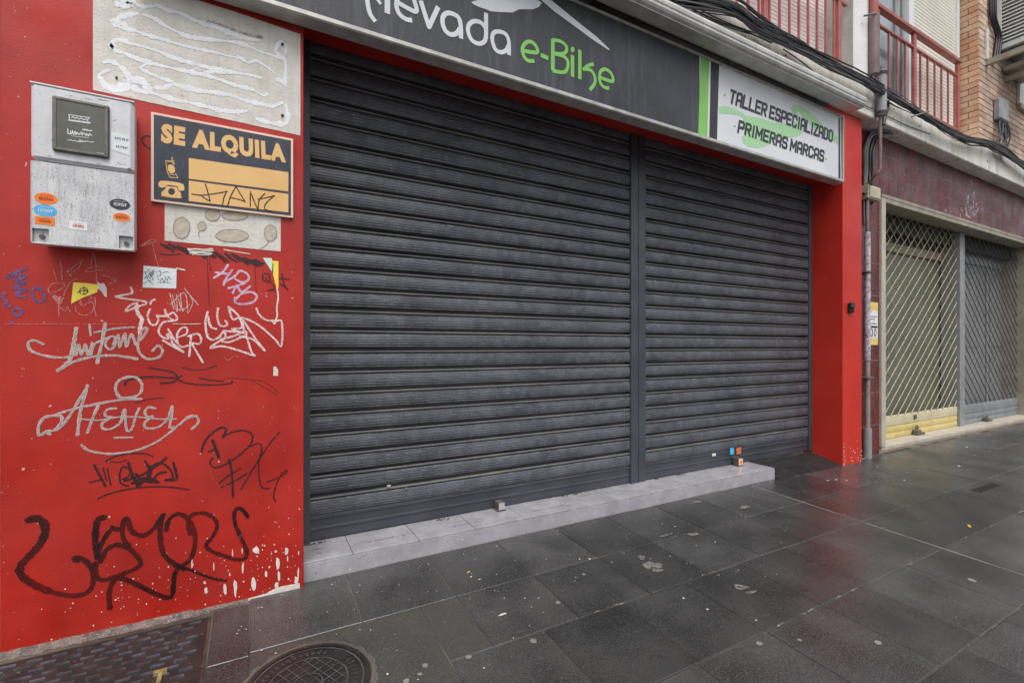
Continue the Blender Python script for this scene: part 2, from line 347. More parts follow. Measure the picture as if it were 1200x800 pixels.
# slatted curtain metal: pressed dashes and dirt
def shutter_mat():
    m = mat('pressed_curtain_metal', rgb(72, 75, 83), rgb(92, 95, 103), 2.5, (.34, .5), metal=.12, objvar=.08,
            streak=(rgb(98, 98, 98), .25, 5), specks=[(60, .76, rgb(150, 150, 150))])
    n = m.node_tree.nodes; L = m.node_tree.links
    g = n.new('ShaderNodeNewGeometry'); s = n.new('ShaderNodeSeparateXYZ'); c = n.new('ShaderNodeCombineXYZ')
    L.new(g.outputs['Position'], s.inputs[0]); L.new(s.outputs['X'], c.inputs['X']); L.new(s.outputs['Z'], c.inputs['Y'])
    b = n.new('ShaderNodeTexBrick'); b.inputs['Scale'].default_value = 1; b.inputs['Brick Width'].default_value = .11
    b.inputs['Row Height'].default_value = .0212; b.inputs['Mortar Size'].default_value = .005; b.inputs['Mortar Smooth'].default_value = .6
    L.new(c.outputs[0], b.inputs['Vector'])
    pb = n['Principled BSDF']; src = pb.inputs['Base Color'].links[0].from_socket
    tn = n.new('ShaderNodeTexNoise'); tn.inputs['Scale'].default_value = 14; L.new(g.outputs['Position'], tn.inputs['Vector'])
    rr = n.new('ShaderNodeMapRange'); rr.inputs['From Min'].default_value = .45; rr.inputs['From Max'].default_value = .62; L.new(tn.outputs['Fac'], rr.inputs['Value'])
    mu = n.new('ShaderNodeMath'); mu.operation = 'MULTIPLY'; L.new(rr.outputs[0], mu.inputs[0]); L.new(b.outputs['Fac'], mu.inputs[1])
    mx = n.new('ShaderNodeMix'); mx.data_type = 'RGBA'; L.new(mu.outputs[0], mx.inputs[0]); L.new(src, mx.inputs[6]); mx.inputs[7].default_value = rgb(112, 117, 126)  # dash edges mixed paler, their highlights painted into the colour
    # broad patches of grime and rubbed paint
    t2 = n.new('ShaderNodeTexNoise'); t2.inputs['Scale'].default_value = 1.1; t2.inputs['Detail'].default_value = 6; t2.inputs['Roughness'].default_value = .65; L.new(g.outputs['Position'], t2.inputs['Vector'])
    r2 = n.new('ShaderNodeMapRange'); r2.inputs['From Min'].default_value = .3; r2.inputs['From Max'].default_value = .7; r2.inputs['To Min'].default_value = .90; r2.inputs['To Max'].default_value = 1.10; L.new(t2.outputs['Fac'], r2.inputs['Value'])
    hv = n.new('ShaderNodeHueSaturation'); L.new(mx.outputs[2], hv.inputs['Color']); L.new(r2.outputs[0], hv.inputs['Value']); L.new(hv.outputs[0], pb.inputs['Base Color'])
    bp = n.new('ShaderNodeBump'); bp.inputs['Distance'].default_value = .006; bp.inputs['Strength'].default_value = 1; bp.invert = True
    L.new(b.outputs['Fac'], bp.inputs['Height']); L.new(bp.outputs[0], n['Principled BSDF'].inputs['Normal'])
    return m
m_slat = shutter_mat()
m_bead = mat('dusty_highlit_bead_metal', rgb(88, 88, 90), rgb(116, 113, 109), 2, (.45, .6), .0006, 120, objvar=.12, streak=(rgb(70, 70, 72), .4, 12))  # paler than the slats: dust, plus the bead's highlight put into the colour

# ------------------------------------------------------------------ text helpers
def glyph_mesh(s, bold=0.0, sp=1.17):
    cu = bpy.data.curves.new('t', 'FONT'); cu.body = s; cu.space_character = sp; cu.offset = bold; cu.resolution_u = 3
    o = bpy.data.objects.new('t', cu); C.objects.link(o)
    dg = bpy.context.evaluated_depsgraph_get(); me = bpy.data.meshes.new_from_object(o.evaluated_get(dg))
    vs = [tuple(v.co) for v in me.vertices]; fs = [tuple(p.vertices) for p in me.polygons]
    bpy.data.objects.remove(o); bpy.data.curves.remove(cu); bpy.data.meshes.remove(me)
    return vs, fs
def text_quad(mb, s, TL, BL, TR, BR, y, bold=0.02):      # corners in (x, z)
    vs, fs = glyph_mesh(s, bold)
    x0 = min(v[0] for v in vs); x1 = max(v[0] for v in vs); z0 = min(v[1] for v in vs); z1 = max(v[1] for v in vs)
    out = []
    for v in vs:
        a = (v[0]-x0)/(x1-x0); b = (v[1]-z0)/(z1-z0)
        out.append((BL[0]*(1-a)*(1-b)+BR[0]*a*(1-b)+TL[0]*(1-a)*b+TR[0]*a*b, y, BL[1]*(1-a)*(1-b)+BR[1]*a*(1-b)+TL[1]*(1-a)*b+TR[1]*a*b))
    mb.add(out, fs)
BLK = {  # block capitals on a 3 x 5 grid
 'T': [[(0,5),(3,5)],[(1.5,5),(1.5,0)]], 'A': [[(0,0),(0,4.2),(.6,5),(2.4,5),(3,4.2),(3,0)],[(0,2),(3,2)]],
 'L': [[(0,5),(0,0),(3,0)]], 'E': [[(3,5),(0,5),(0,0),(3,0)],[(0,2.5),(2.6,2.5)]],
 'R': [[(0,0),(0,5),(2.4,5),(3,4.4),(3,3.2),(2.4,2.5),(0,2.5)],[(1.4,2.5),(3,0)]],
 'S': [[(3,4.2),(2.6,5),(.5,5),(0,4.4),(0,3.2),(.5,2.6),(2.5,2.4),(3,1.8),(3,.6),(2.5,0),(.4,0),(0,.8)]],
 'P': [[(0,0),(0,5),(2.4,5),(3,4.4),(3,2.8),(2.4,2.2),(0,2.2)]],
 'C': [[(3,4),(2.5,5),(.6,5),(0,4.3),(0,.7),(.6,0),(2.5,0),(3,1)]],
 'I': [[(.5,5),(.5,0)]], 'Z': [[(0,5),(3,5),(0,0),(3,0)]],
 'D': [[(0,0),(0,5),(2.2,5),(3,4.2),(3,.8),(2.2,0),(0,0)]],
 'O': [[(.6,0),(0,.7),(0,4.3),(.6,5),(2.4,5),(3,4.3),(3,.7),(2.4,0),(.6,0)]],
 'M': [[(0,0),(0,5),(1.9,1.6),(3.8,5),(3.8,0)]], '0': [[(.6,0),(0,.7),(0,4.3),(.6,5),(2.4,5),(3,4.3),(3,.7),(2.4,0),(.6,0)]]}
BW = {'I': 1, 'M': 3.8}
def block_text(mb, s, TL, BL, TR, BR, y, wd, gap=1.5, space=1.6):
    tot = 0; xs = []
    for ch in s:
        xs.append(tot); tot += (space if ch == ' ' else BW.get(ch, 3)+gap)
    tot -= gap; k_ = 0
    for ch, x in zip(s, xs):
        for st in BLK.get(ch, []):
            pts = []
            for (u, v) in st:
                a = (x+u)/tot; b = v/5
                pts.append((BL[0]*(1-a)*(1-b)+BR[0]*a*(1-b)+TL[0]*(1-a)*b+TR[0]*a*b, BL[1]*(1-a)*(1-b)+BR[1]*a*(1-b)+TL[1]*(1-a)*b+TR[1]*a*b))
            h = wd/2
            for p_, q_ in zip(pts[:-1], pts[1:]):
                L_ = math.hypot(q_[0]-p_[0], q_[1]-p_[1]); tx_, tz_ = (q_[0]-p_[0])/L_, (q_[1]-p_[1])/L_; k_ += 1; yy = y-k_*6e-6
                e_ = h*.92
                a_ = (p_[0]-tx_*e_, p_[1]-tz_*e_); c_ = (q_[0]+tx_*e_, q_[1]+tz_*e_)
                mb.add([(a_[0]-tz_*h, yy, a_[1]+tx_*h), (a_[0]+tz_*h, yy, a_[1]-tx_*h), (c_[0]+tz_*h, yy, c_[1]-tx_*h), (c_[0]-tz_*h, yy, c_[1]+tx_*h)], [(0, 1, 2, 3)])
def cropmap(ox, oy, s, Y): return lambda p: W(ox+p[0]/s, oy+p[1]/s, Y)

# ================================================================== LARGE STRUCTURE
# ---- pavement
PX0, PX1, PY1 = -3.0, 16.0, -3.85
mb = MB(); mb.add([(PX0, .6, .6*SL-.006), (PX0, PY1, PY1*SL-.006), (PX1, PY1, PY1*SL-.006), (PX1, .6, .6*SL-.006)], [(0, 1, 2, 3)])
mb.add([(PX0, .6, -.3), (PX0, PY1, -.5), (PX1, PY1, -.5), (PX1, .6, -.3)], [(3, 2, 1, 0)])
pave = solo('pavement', mb, m_mortar, kind='structure')
pave['label'] = 'wet dark grey pavement in front of the closed shops'
rows = [.05, -.52, -1.03, -1.595, -2.17, -2.74, -3.31, PY1]
_slabs = {}
def slab(x0, x1, y0, y1, m=None):
    wX, wY = round(x1-x0, 3), round(abs(y0-y1), 3); key = (wX, wY)
    if key not in _slabs:
        b = MB(); g = .0025; c = .004
        vs = []
        for (ins, z) in ((g, -.03), (g, -.003), (g+c, 0)):
            vs += [(ins, -ins, z), (wX-ins, -ins, z), (wX-ins, -wY+ins, z), (ins, -wY+ins, z)]
        fs = [(11, 10, 9, 8)]
        for k in (0, 4):
            for i in range(4): fs.append((k+i, k+4+i, k+4+(i+1) % 4, k+(i+1) % 4))
        b.add(vs, fs); _slabs[key] = b.mesh('paving_slab', (0, 0, 0)); _slabs[key].materials.append(m_slab)
    o = piece('paving_slab', _slabs[key], None, pave, (x0, y0, SL*y0+random.uniform(-.0006, .0008)),
              rot=(math.atan(SL)+random.uniform(-.0012, .0012), random.uniform(-.0012, .0012), 0))
    if m: o.material_slots[0].link = 'OBJECT'; o.material_slots[0].material = m
    return o
P0 = .556
for r in range(7):
    y0, y1 = rows[r], rows[r+1]
    x = [ -.01, -.01, -.01, -.01, 0, .2, 0][r]
    if r in (0, 1): xs = [-.01, .54, 1.10, 1.65, 2.20, 2.74, 3.325, 3.87, 4.30, 4.74]
    elif r == 2: xs = [-.01, .40, .86, 1.40, 1.967, 2.50, 3.06, 3.62, 4.18, 4.74]
    elif r == 3: xs = [-.01, .30, .85, 1.40, 1.95, 2.505, 3.06, 3.55, 4.15, 4.74]
    else:
        o_ = [0, .28, .1][r-4]; xs = [o_-.01+P0*k for k in range(9) if o_+P0*k < 4.5]+[4.74]
    o2 = [0, .2, .05, .31, .12, .4, .2][r]
    xr = [4.752]; k = 1
    while xr[-1] < PX1-.7: xr.append(4.752+o2*0+P0*1.75*k if r < 1 else 4.752+(P0*1.7)*k-(o2 if k else 0)); k += 1
    for a, b_ in zip(xs[:-1], xs[1:]):
        if r in (1, 2) and b_ <= 1.11: continue
        slab(a, b_, y0, y1)
    for a, b_ in zip(xr[:-1], xr[1:]): slab(a, b_, y0, y1)
    # left of x = 0
    if r == 0:
        slab(-.19, -.01, -.045, -.545)
    elif r == 1: slab(-.19, -.01, -.545, y1)
    elif r >= 2:
        xl = [-.01, -.6, -1.16, -1.72, -2.28, -2.84]
        for a, b_ in zip(xl[1:], xl[:-1]): slab(a, b_, y0, y1)
for a in (-3.0, -2.4, -1.85): slab(a, a+.55, -.06, -.52); slab(a, a+.55, -.52, -1.03)
# plain concrete bay round the manhole
slab(-.01, .86, -.52, -1.595, m_patch); slab(.86, 1.10, -.52, -1.03, m_patch)
# pale movement joint and pale smeared joints
mb = MB(); mb.ground([(4.740, .02), (4.740, PY1), (4.7495, PY1), (4.7495, .02)], .0012)
part('joint', mb, m_white_mortar, pave, label='straight pale joint across the pavement')
def smear(x0, x1, y, w_, mt):
    b = MB(); n = int((x1-x0)/.03); top = []; bot = []
    for i in range(n+1):
        xx = x0+(x1-x0)*i/n; e = .0015+abs(random.gauss(0, w_)) if i not in (0, n) else 0
        top.append((xx, y+e)); bot.append((xx, y-.0015-abs(random.gauss(0, w_))))
    for i in range(n): b.ground([top[i], bot[i], bot[i+1], top[i+1]], .0022)
    return part('joint', b, mt, pave)
m_smear = mat('lime_smear', rgb(96, 92, 86), rgb(140, 135, 128), 9, (.4, .7), alpha=(11, .52, .66))
smear(1.1, 4.7, -.52, .002, m_smear); smear(1.6, 6.9, -1.03, .003, m_smear); smear(2.6, 6.6, -1.595, .006, m_smear)
smear(3.2, 7.5, -2.17, .005, m_smear); smear(6.0, 12, -.52, .004, m_smear); smear(-.19, .02, -.545, .003, m_smear); smear(7.2, 14, -1.03, .005, m_smear)
smear(.02, .3, -.035, .01, m_smear); smear(4.8, 6.5, .005, .012, m_smear)
# kerb, road
mb = MB(); mb.box(PX0, PX1, PY1-.15, PY1-.004, -.5, PY1*SL, .01); solo('kerb', mb, m_mortar, kind='structure')
mb = MB(); mb.add([(-60, PY1-.15, -.31), (-60, -60, -.31), (60, -60, -.31), (60, PY1-.15, -.31)], [(0, 1, 2, 3)]); solo('road', mb, m_road, kind='structure')
mb = MB(); mb.add([(-60, 60, -.52), (-60, -62, -.52), (60, -62, -.52), (60, 60, -.52)], [(0, 1, 2, 3)]); solo('ground', mb, m_mortar, kind='structure')

# ---- red shopfront: left wall, lintel, right pillar
XL, XO0, XO1, XP = -1.075, .285, 6.53, 6.985
ZS, ZT = 3.645, 4.462
shop = thing('painted_shopfront', 'red painted shopfront wall round the two dark roller shutters', 'shopfront', (-.4, 0, 0))
mb = MB(); mb.box(XL, XO0, 0, .5, -.06, ZT, .004); wall = part('wall', mb, m_red, shop)
mb = MB(); mb.box(XO0+.001, XO1-.001, .002, .5, ZS, ZT-.002); part('lintel', mb, m_red, shop)
m_pil = mat('bright_red_paint', rgb(184, 35, 22), rgb(200, 46, 31), 1.3, (.4, .6), .001, 90,
            specks=[(46, .76, rgb(220, 190, 184))], streak=(rgb(184, 24, 22), .25, 8))
mb = MB(); mb.box(XO1, XP, 0, .5, -.06, ZT, .006); part('pillar', mb, m_pil, shop)
# bits where the paint has flaked away low on the wall (crop 200,600 x4)
fm = cropmap(200, 600, 4, 0)
def blob(mb, cx, cy, w_, h_, mp, y, n=9, k=.3):
    pts = []
    for i in range(n):
        a = -2*math.pi*i/n; q = 1+random.uniform(-k, k)
        pts.append(mp((cx+w_/2*q*math.cos(a), cy+h_/2*q*math.sin(a))))
    mb.flat(pts, y)
mb = MB()
chips = [(165,365,16,28),(255,362,18,54),(303,350,20,80),(388,330,22,62),(447,290,11,28),(502,240,16,60),(508,300,14,50),(497,345,20,40),(400,178,28,34),(543,182,18,34),
         (548,215,7,26),(338,262,8,60),(327,112,10,30),(493,182,14,12),(552,312,8,10),(290,190,5,34),(335,180,5,24),(100,235,6,50),(202,250,5,50),(277,290,8,14),(440,155,9,7),(486,150,7,7),(405,205,9,7),
         (598,285,7,50),(600,190,5,20),(114,275,6,6),(25,120,6,6),(70,190,5,5),(590,320,22,40),(463,255,9,12),(430,175,5,9),(160,328,12,12)]
for c in chips: blob(mb, c[0], c[1], c[2], c[3], fm, -.0012-random.uniform(0, 3e-4))
mb.flat([fm(p) for p in [(606,352),(604,330),(560,338),(520,345),(480,360),(450,378),(400,392),(340,408),(200,452),(120,474),(10,494),(10,500),(200,458),(380,416),(606,362)][::-1]], -.0016)
for _ in range(120):
    t = random.random()**.6; x_ = XL+.05+(XO0-XL-.07)*t; z_ = .015+abs(random.gauss(0, .22)); s_ = random.uniform(.0015, .0045)
    n = 6; mb.flat([(x_+s_*math.cos(-a*math.pi/3)*random.uniform(.6, 1.3), z_+s_*math.sin(-a*math.pi/3)*random.uniform(.6, 1.5)) for a in range(n)], -.001)
part('paint_chip', mb, m_chip, shop, wall, 'pale plaster showing where the red paint flaked off', 'stuff')
mb = MB()
for _ in range(60):
    x_ = random.choice([random.uniform(XO1, XP), XO1+.02]); z_ = .0+abs(random.gauss(0, .12)); s_ = random.uniform(.004, .012)
    mb.flat([(x_+s_*math.cos(-a*math.pi/3)*random.uniform(.5, 1.3), z_+s_*math.sin(-a*math.pi/3)*random.uniform(.5, 1.3)) for a in range(6)], -.001)
part('paint_chip', mb, m_chip, shop, None, 'small pale chips at the foot of the red pillar', 'stuff')
# mortar fillet at the foot of the wall
mb = MB(); prof0 = None; n = 60
for i in range(n+1):
    x_ = XL+(-.02-XL)*i/n; h = .004+random.uniform(0, .006)+(.006 if x_ < -.3 else 0); d = (.05 if x_ < -.2 else .02)+random.uniform(-.008, .010)
    prof = [(x_, -d, SL*(-d)-.004), (x_, -d*.55, h*.45-.01), (x_, -.002, h), (x_, .03, h), (x_, .03, -.05)]
    if prof0: mb.add(prof0+prof, [(j, j+1, j+6, j+5) for j in range(4)], True)
    prof0 = prof
part('mortar_fillet', mb, m_fillet, shop)

# ---- neighbour wall at the very left
mb = MB(); mb.box(-4.2, XL-.012, .03, .5, -.2, 4.46); mb.box(XL-.012, XL-.001, .06, .5, -.2, 4.46)
solo('rendered_wall', mb, m_rough, 'grey rendered wall just left of the red wall', 'wall', (-2.5, 0, 0))

# ---- entrance step with its tiles
step = thing('entrance_step', 'low grey tiled step below the dark roller shutters', 'step', (2.7, .2, 0))
SX1, SZ = 5.215, .122
mb = MB(); mb.box(XO0+.003, SX1-.008, .075, .48, -.05, SZ-.008); part('core', mb, m_stepdirt, step)
xt = [XO0+.002, .597, 1.05, 1.49, 1.93, 2.37, 2.865, 3.32, 3.78, 4.24, 4.72, SX1]
for a, b_ in zip(xt[:-1], xt[1:]):
    mb = MB(); mb.box(0, b_-a-.004, 0, .345, -.012, 0, .0015); me = mb.mesh('tread_tile', (0, 0, 0)); me.materials.append(m_step)
    piece('tread_tile', me, None, step, (a, .066, SZ+random.uniform(-.0008, .0008)))
for a, b_ in ((XO0+.002, 1.93), (1.93, 3.78), (3.78, SX1)):
    mb = MB(); mb.box(0, b_-a-.0008, 0, .012, 0, SZ+.052-.016, .0008); me = mb.mesh('riser_tile', (0, 0, 0)); me.materials.append(m_step)
    piece('riser_tile', me, None, step, (a, .062+random.uniform(0, .0004), -.05))
mb = MB(); mb.box(SX1-.010, SX1+.002, .078, .40, -.05, SZ-.013, .001); part('side_tile', mb, m_step, step)
# grime streaks and cement dabs on the treads
mb = MB()
for (x_, y_, w_) in [(.33, .17, .16), (.62, .2, .5), (1.3, .18, .3), (1.95, .17, .55), (.36, .25, .05), (2.6, .3, .3), (3.0, .35, .4)]:
    n = 14; top = []; bot = []
    for i in range(n+1):
        xx = x_+w_*i/n; yy = y_+random.uniform(-.008, .008); e = random.uniform(.001, .008)*math.sin(math.pi*i/n)+.0005
        top.append((xx, yy+e, SZ+.0012)); bot.append((xx, yy-e, SZ+.0012))
    for i in range(n): mb.add([top[i], bot[i], bot[i+1], top[i+1]], [(0, 1, 2, 3)])
part('dirt_streak', mb, mat('grime', rgb(96, 86, 80), rgb(120, 108, 100), 20, (.6, .8), alpha=(30, .38, .55)), step, kind='stuff')
# ---- access ramp plate beside the step
ramp = thing('ramp_plate', 'dark ribbed metal ramp between the step and the red pillar', 'ramp', (5.9, .2, 0))
rx0, rx1, ry0, ry1, rz0, rz1 = SX1+.006, XO1-.004, .0, .385, .012, .098
mb = MB(); mb.add([(rx0, ry0, rz0-.012), (rx1, ry0, rz0-.012), (rx1, ry1, rz1), (rx0, ry1, rz1), (rx0, ry0, -.05), (rx1, ry0, -.05), (rx1, ry1, -.05), (rx0, ry1, -.05)],
                  [(0, 1, 2, 3), (0, 4, 5, 1), (0, 3, 7, 4), (1, 5, 6, 2)]); part('plate', mb, m_black, ramp)
mb = MB(); nb = 30
def rz(y): return rz0-.012+(rz1-rz0+.012)*(y-ry0)/(ry1-ry0)
for i in range(nb+1):
    x_ = rx0+.01+(rx1-rx0-.02)*i/nb
    mb.add([(x_-.007, ry0, rz(ry0)+.002), (x_+.007, ry0, rz(ry0)+.002), (x_+.007, ry1, rz(ry1)+.008), (x_-.007, ry1, rz(ry1)+.008)], [(0, 1, 2, 3)])
for j in range(13):
    y_ = ry0+.01+(ry1-ry0-.02)*j/12
    mb.add([(rx0, y_-.006, rz(y_)+.005), (rx1, y_-.006, rz(y_)+.005), (rx1, y_+.006, rz(y_)+.006), (rx0, y_+.006, rz(y_)+.006)], [(0, 1, 2, 3)])
part('grid', mb, m_ramp, ramp, kind='stuff')

# ---- roller shutters
PIT = .1485
def slat_profile(top_y=.398):
    pr = []; H = .103
    n = 12
    for i in range(n+1):
        t = i/n; z = t*H; bulge = .015*math.sin(math.pi*min(1, max(0, t)))**.55; rib = .0007*(1 if i % 2 else -1)*(0 if i in (0, n) else 1)
        pr.append((top_y-bulge-rib, z))
    pr += [(top_y+.014, .1035), (top_y+.014, .1095)]
    for i in range(6):
        a = math.pi*i/5; pr.append((top_y-.002-.0100*math.sin(a), .1105+.0068*(1-math.cos(a))))
    pr += [(top_y+.030, .1250), (top_y+.048, .1290), (top_y+.048, .1470), (top_y+.010, .1478), (top_y+.004, .1485)]
    return pr
def shutter(x0, x1, label, zb, guideL, guideR, nslat=23, zb2=None):
    root = thing('roller_shutter', label, 'roller shutter', ((x0+x1)/2, .4, 0), 'roller shutters of the shop')
    pr = slat_profile(); m_ = MB(); st = random.getstate(); m_.extrude_x(pr[:14], 0, x1-x0, smooth=False, caps=False, nx=12, wob=.0006)
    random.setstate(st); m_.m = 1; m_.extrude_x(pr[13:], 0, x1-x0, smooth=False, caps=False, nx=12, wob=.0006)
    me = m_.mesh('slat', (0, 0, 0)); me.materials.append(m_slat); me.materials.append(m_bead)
    z = .305
    for i in range(nslat):
        piece('slat', me, None, root, (x0, random.uniform(-.0022, .0022), z+random.uniform(-.0014, .0014)), rot=(random.uniform(-.006, .006), random.uniform(-.0006, .0006), random.uniform(-.0008, .0008)))
        z += PIT
    # bottom bar: two flat boards with a lip
    b = MB(); b.extrude_x([(.400, zb), (.392, zb+.004), (.388, zb+.072), (.381, zb+.076), (.380, zb+.083), (.394, zb+.086), (.396, zb+.092), (.388, zb+.150), (.380, zb+.154), (.380, zb+.161), (.398, zb+.166), (.404, .306)], x0, x1, False, False)
    part('bottom_bar', b, m_dark, root)
    for (a, c_, y_) in guideL+guideR:
        b = MB(); b.box(a, c_, y_, .46, zb-.004, ZS-.001, .003); part('guide_rail', b, m_dark, root)
    b = MB(); b.box(x0, x1, .455, .49, zb, ZS-.001); part('backing', b, m_black, root)
    return root
xm0, xm1 = W(740, 400, .37)[0], W(756.5, 400, .37)[0]
xs_ = W(748.2, 400, .37)[0]
s1 = shutter(XO0+.07, xm0, 'wider dark grey roller shutter left of the centre post', .127, [(XO0+.002, XO0+.075, .368)], [(xm0-.006, xs_-.006, .366)])
s2 = shutter(xm1, XO1-.075, 'narrower dark grey roller shutter beside the red pillar', .127, [(xs_+.006, xm1+.006, .372)], [(XO1-.08, XO1-.002, .368)])
b = MB(); b.box(xs_-.006, xs_+.006, .40, .46, .124, ZS-.001); part('post_gap', b, m_black, s1)

# ---- light box sign
SY = -.125
sx0, sx1, sz0, sz1 = -.55, 6.285, 3.482, 4.29
sign = thing('shop_sign', 'long charcoal and white shop sign over the shutters', 'shop sign', (2.9, -.06, 3.48))
mb = MB(); mb.box(sx0, sx1-.03, SY+.012, -.004, sz0+.01, sz1-.01); part('box', mb, m_alu, sign)
xg0 = W(820, 110, SY)[0]; xw = W(832, 110, SY)[0]
mb = MB(); mb.box(sx0, xg0, SY+.004, SY+.013, sz0+.02, sz1-.02); part('charcoal_panel', mb, m_signdk, sign)
mb = MB(); mb.box(xg0+.0015, sx1-.04, SY+.004, SY+.013, sz0+.02, sz1-.02); part('white_panel', mb, m_signwh, sign)
mb = MB()
mb.extrude_x([(SY-.006, sz0+.036), (SY-.012, sz0+.030), (SY-.012, sz0+.008), (SY-.004, sz0), (-.02, sz0), (-.02, sz0+.02)], sx0, sx1, False)
part('bottom_rail', mb, m_alu, sign)
mb = MB(); mb.box(sx0, sx1, SY-.008, -.02, sz1-.024, sz1, .003); part('top_rail', mb, m_alu, sign)
mb = MB(); mb.box(sx1-.022, sx1+.003, SY-.009, -.02, sz0+.002, sz1-.002, .003); part('end_rail', mb, m_alu, sign)
ys = SY+.0025
mb = MB(); mb.flat([(sx1-.105, sz0+.04), (sx1-.06, sz0+.04), (sx1-.06, sz1-.045), (sx1-.105, sz1-.03)], ys); part('dark_band', mb, m_ink, sign)
Km = cropmap(810, 60, 5, SY)
def vz(poly): return poly
xa, xb = W(821.2, 67, SY)[0], W(831.2, 67, SY)[0]; xc, xd = W(818.5, 160, SY)[0], W(829.3, 160, SY)[0]
mb = MB(); mb.flat([(xc, sz0+.035), (xd, sz0+.035), (xb, sz1-.025), (xa, sz1-.025)], ys); part('green_band', mb, m_green, sign)
xa, xb = W(833.5, 67, SY)[0], W(843, 67, SY)[0]; xc, xd = W(831.5, 160, SY)[0], W(840.5, 160, SY)[0]
mb = MB(); mb.flat([(xc, sz0+.035), (xd, sz0+.035), (xb, sz1-.025), (xa, sz1-.025)], ys-.0003); part('black_band', mb, m_ink, sign)
# pale green spanner-like swoosh
mb = MB()
def poly_tri(mb, pts, y):      # concave outline -> strip of triangles by ear clipping
    P = list(pts); idx = list(range(len(P)))
    ar = sum(P[i][0]*P[(i+1) % len(P)][1]-P[(i+1) % len(P)][0]*P[i][1] for i in range(len(P)))
    if ar < 0: idx.reverse()
    fs = []; guard = 0
    def cr(a, b, c): return (b[0]-a[0])*(c[1]-a[1])-(b[1]-a[1])*(c[0]-a[0])
    while len(idx) > 3 and guard < 2000:
        guard += 1; done = False
        for k in range(len(idx)):
            i, j, l = idx[k-1], idx[k], idx[(k+1) % len(idx)]
            a, b_, c = P[i], P[j], P[l]
            if cr(a, b_, c) <= 0: continue
            if any(cr(a, b_, P[q]) > 0 and cr(b_, c, P[q]) > 0 and cr(c, a, P[q]) > 0 for q in idx if q not in (i, j, l)): continue
            fs.append((i, j, l)); idx.pop(k); done = True; break
        if not done: break
    if len(idx) == 3: fs.append(tuple(idx))
    mb.add([(p[0], y, p[1]) for p in P], fs)
sw = [(166,325),(200,320),(250,335),(305,362),(320,378),(370,385),(430,400),(480,420),(530,424),(580,420),(625,405),(600,370),(588,330),(600,316),(640,322),(690,350),(730,390),(790,450),(862,500),
      (862,548),(800,500),(740,460),(700,430),(662,400),(640,360),(618,342),(630,400),(650,440),(655,480),(620,500),(560,508),(500,515),(470,535),(430,560),(390,566),(340,560),(305,535),(300,500),(330,480),(300,440),(310,400),(290,378),(240,368),(166,362)]
poly_tri(mb, [Km(p) for p in sw], ys-.0002); part('green_swoosh', mb, m_palegr, sign)
mb = MB(); q = [Km(p) for p in ((238,231),(226,298),(830,470),(826,527))]
block_text(mb, 'TALLER ESPECIALIZADO', q[0], q[1], q[2], q[3], ys-.0006, .029)
part('lettering', mb, m_ink, sign, label='black letters TALLER ESPECIALIZADO')
mb = MB(); q = [Km(p) for p in ((286,411),(276,472),(780,588),(774,643))]
block_text(mb, 'PRIMERAS MARCAS', q[0], q[1], q[2], q[3], ys-.0006, .029)
part('lettering', mb, m_ink, sign, label='black letters PRIMERAS MARCAS')
mb = MB()
for c in ((198, 258), (257, 439), (843, 514), (793, 630)): blob(mb, c[0], c[1], 11, 13, Km, ys-.0008, 10, .02)
part('green_dot', mb, m_green, sign)
# "nevada" with its long first stroke (crop 420,0 x6)
Im = cropmap(420, 0, 6, SY); mb = MB()
def S(mbx, mp, pts, wd, y, **k): ribbon(mbx, [mp(p) for p in pts], wd, y, cap=False, **k)
yl = ys-.0008; wl = .036
S(mb, Im, [(68, -95), (62, -20), (68, 40), (84, 100), (120, 153)], wl*.8, yl)
S(mb, Im, [(30, -120), (68, -70), (120, -20), (158, 30)], wl*.6, yl)
S(mb, Im, [(204, 96), (204, 0), (200, -50), (170, -75), (130, -70)], wl, yl)
S(mb, Im, [(268, 12), (400, 82), (398, 20), (370, -30), (325, -48), (283, -25), (268, 40), (290, 100), (335, 135), (378, 143)], wl*.85, yl)
S(mb, Im, [(438, 5), (497, 190), (562, 48)], wl*.9, yl, smooth=False)
S(mb, Im, [(722, 272), (720, 180), (700, 120), (640, 92), (600, 110), (592, 160), (612, 215), (650, 243), (690, 235), (715, 200)], wl*.9, yl)
S(mb, Im, [(898, 92), (898, 270)], wl*.9, yl, smooth=False)
S(mb, Im, [(896, 200), (862, 160), (815, 150), (778, 175), (772, 225), (800, 285), (850, 308), (888, 290), (898, 250)], wl*.85, yl)
S(mb, Im, [(1060, 388), (1058, 290), (1035, 240), (985, 222), (950, 235), (942, 280), (962, 345), (1000, 368), (1038, 355), (1056, 320)], wl*.85, yl)
part('lettering', mb, m_signlt, sign, label='light grey letters nevada')
mb = MB()
poly_tri(mb, [Im(p) for p in [(795,15),(812,8),(835,4),(850,-40),(960,-90),(1100,-70),(1230,-20),(1290,20),(1270,50),(1230,66),(1130,66),(1085,88),(1000,86),(930,80),(900,66),(850,50),(815,35)]], yl)
part('cloud_mark', mb, m_signlt, sign)
Jm = cropmap(580, 0, 5.715, SY); mb = MB()
poly_tri(mb, [Jm(p) for p in [(200,-90),(255,-90),(385,8),(560,150),(680,245),(770,332),(764,337),(650,262),(520,165),(400,78),(300,-8)]], yl)
part('mountain_stroke', mb, m_signlt, sign)
mb = MB(); wg = .034
S(mb, Jm, [(186, 340), (280, 352), (275, 310), (240, 280), (205, 290), (184, 330), (196, 380), (225, 408), (265, 408)], wg*.85, yl)
S(mb, Jm, [(308, 369), (358, 391)], wg, yl)
S(mb, Jm, [(388, 265), (388, 475)], wg, yl, smooth=False)
S(mb, Jm, [(386, 268), (440, 278), (478, 310), (478, 345), (450, 362), (400, 358)], wg*.8, yl)
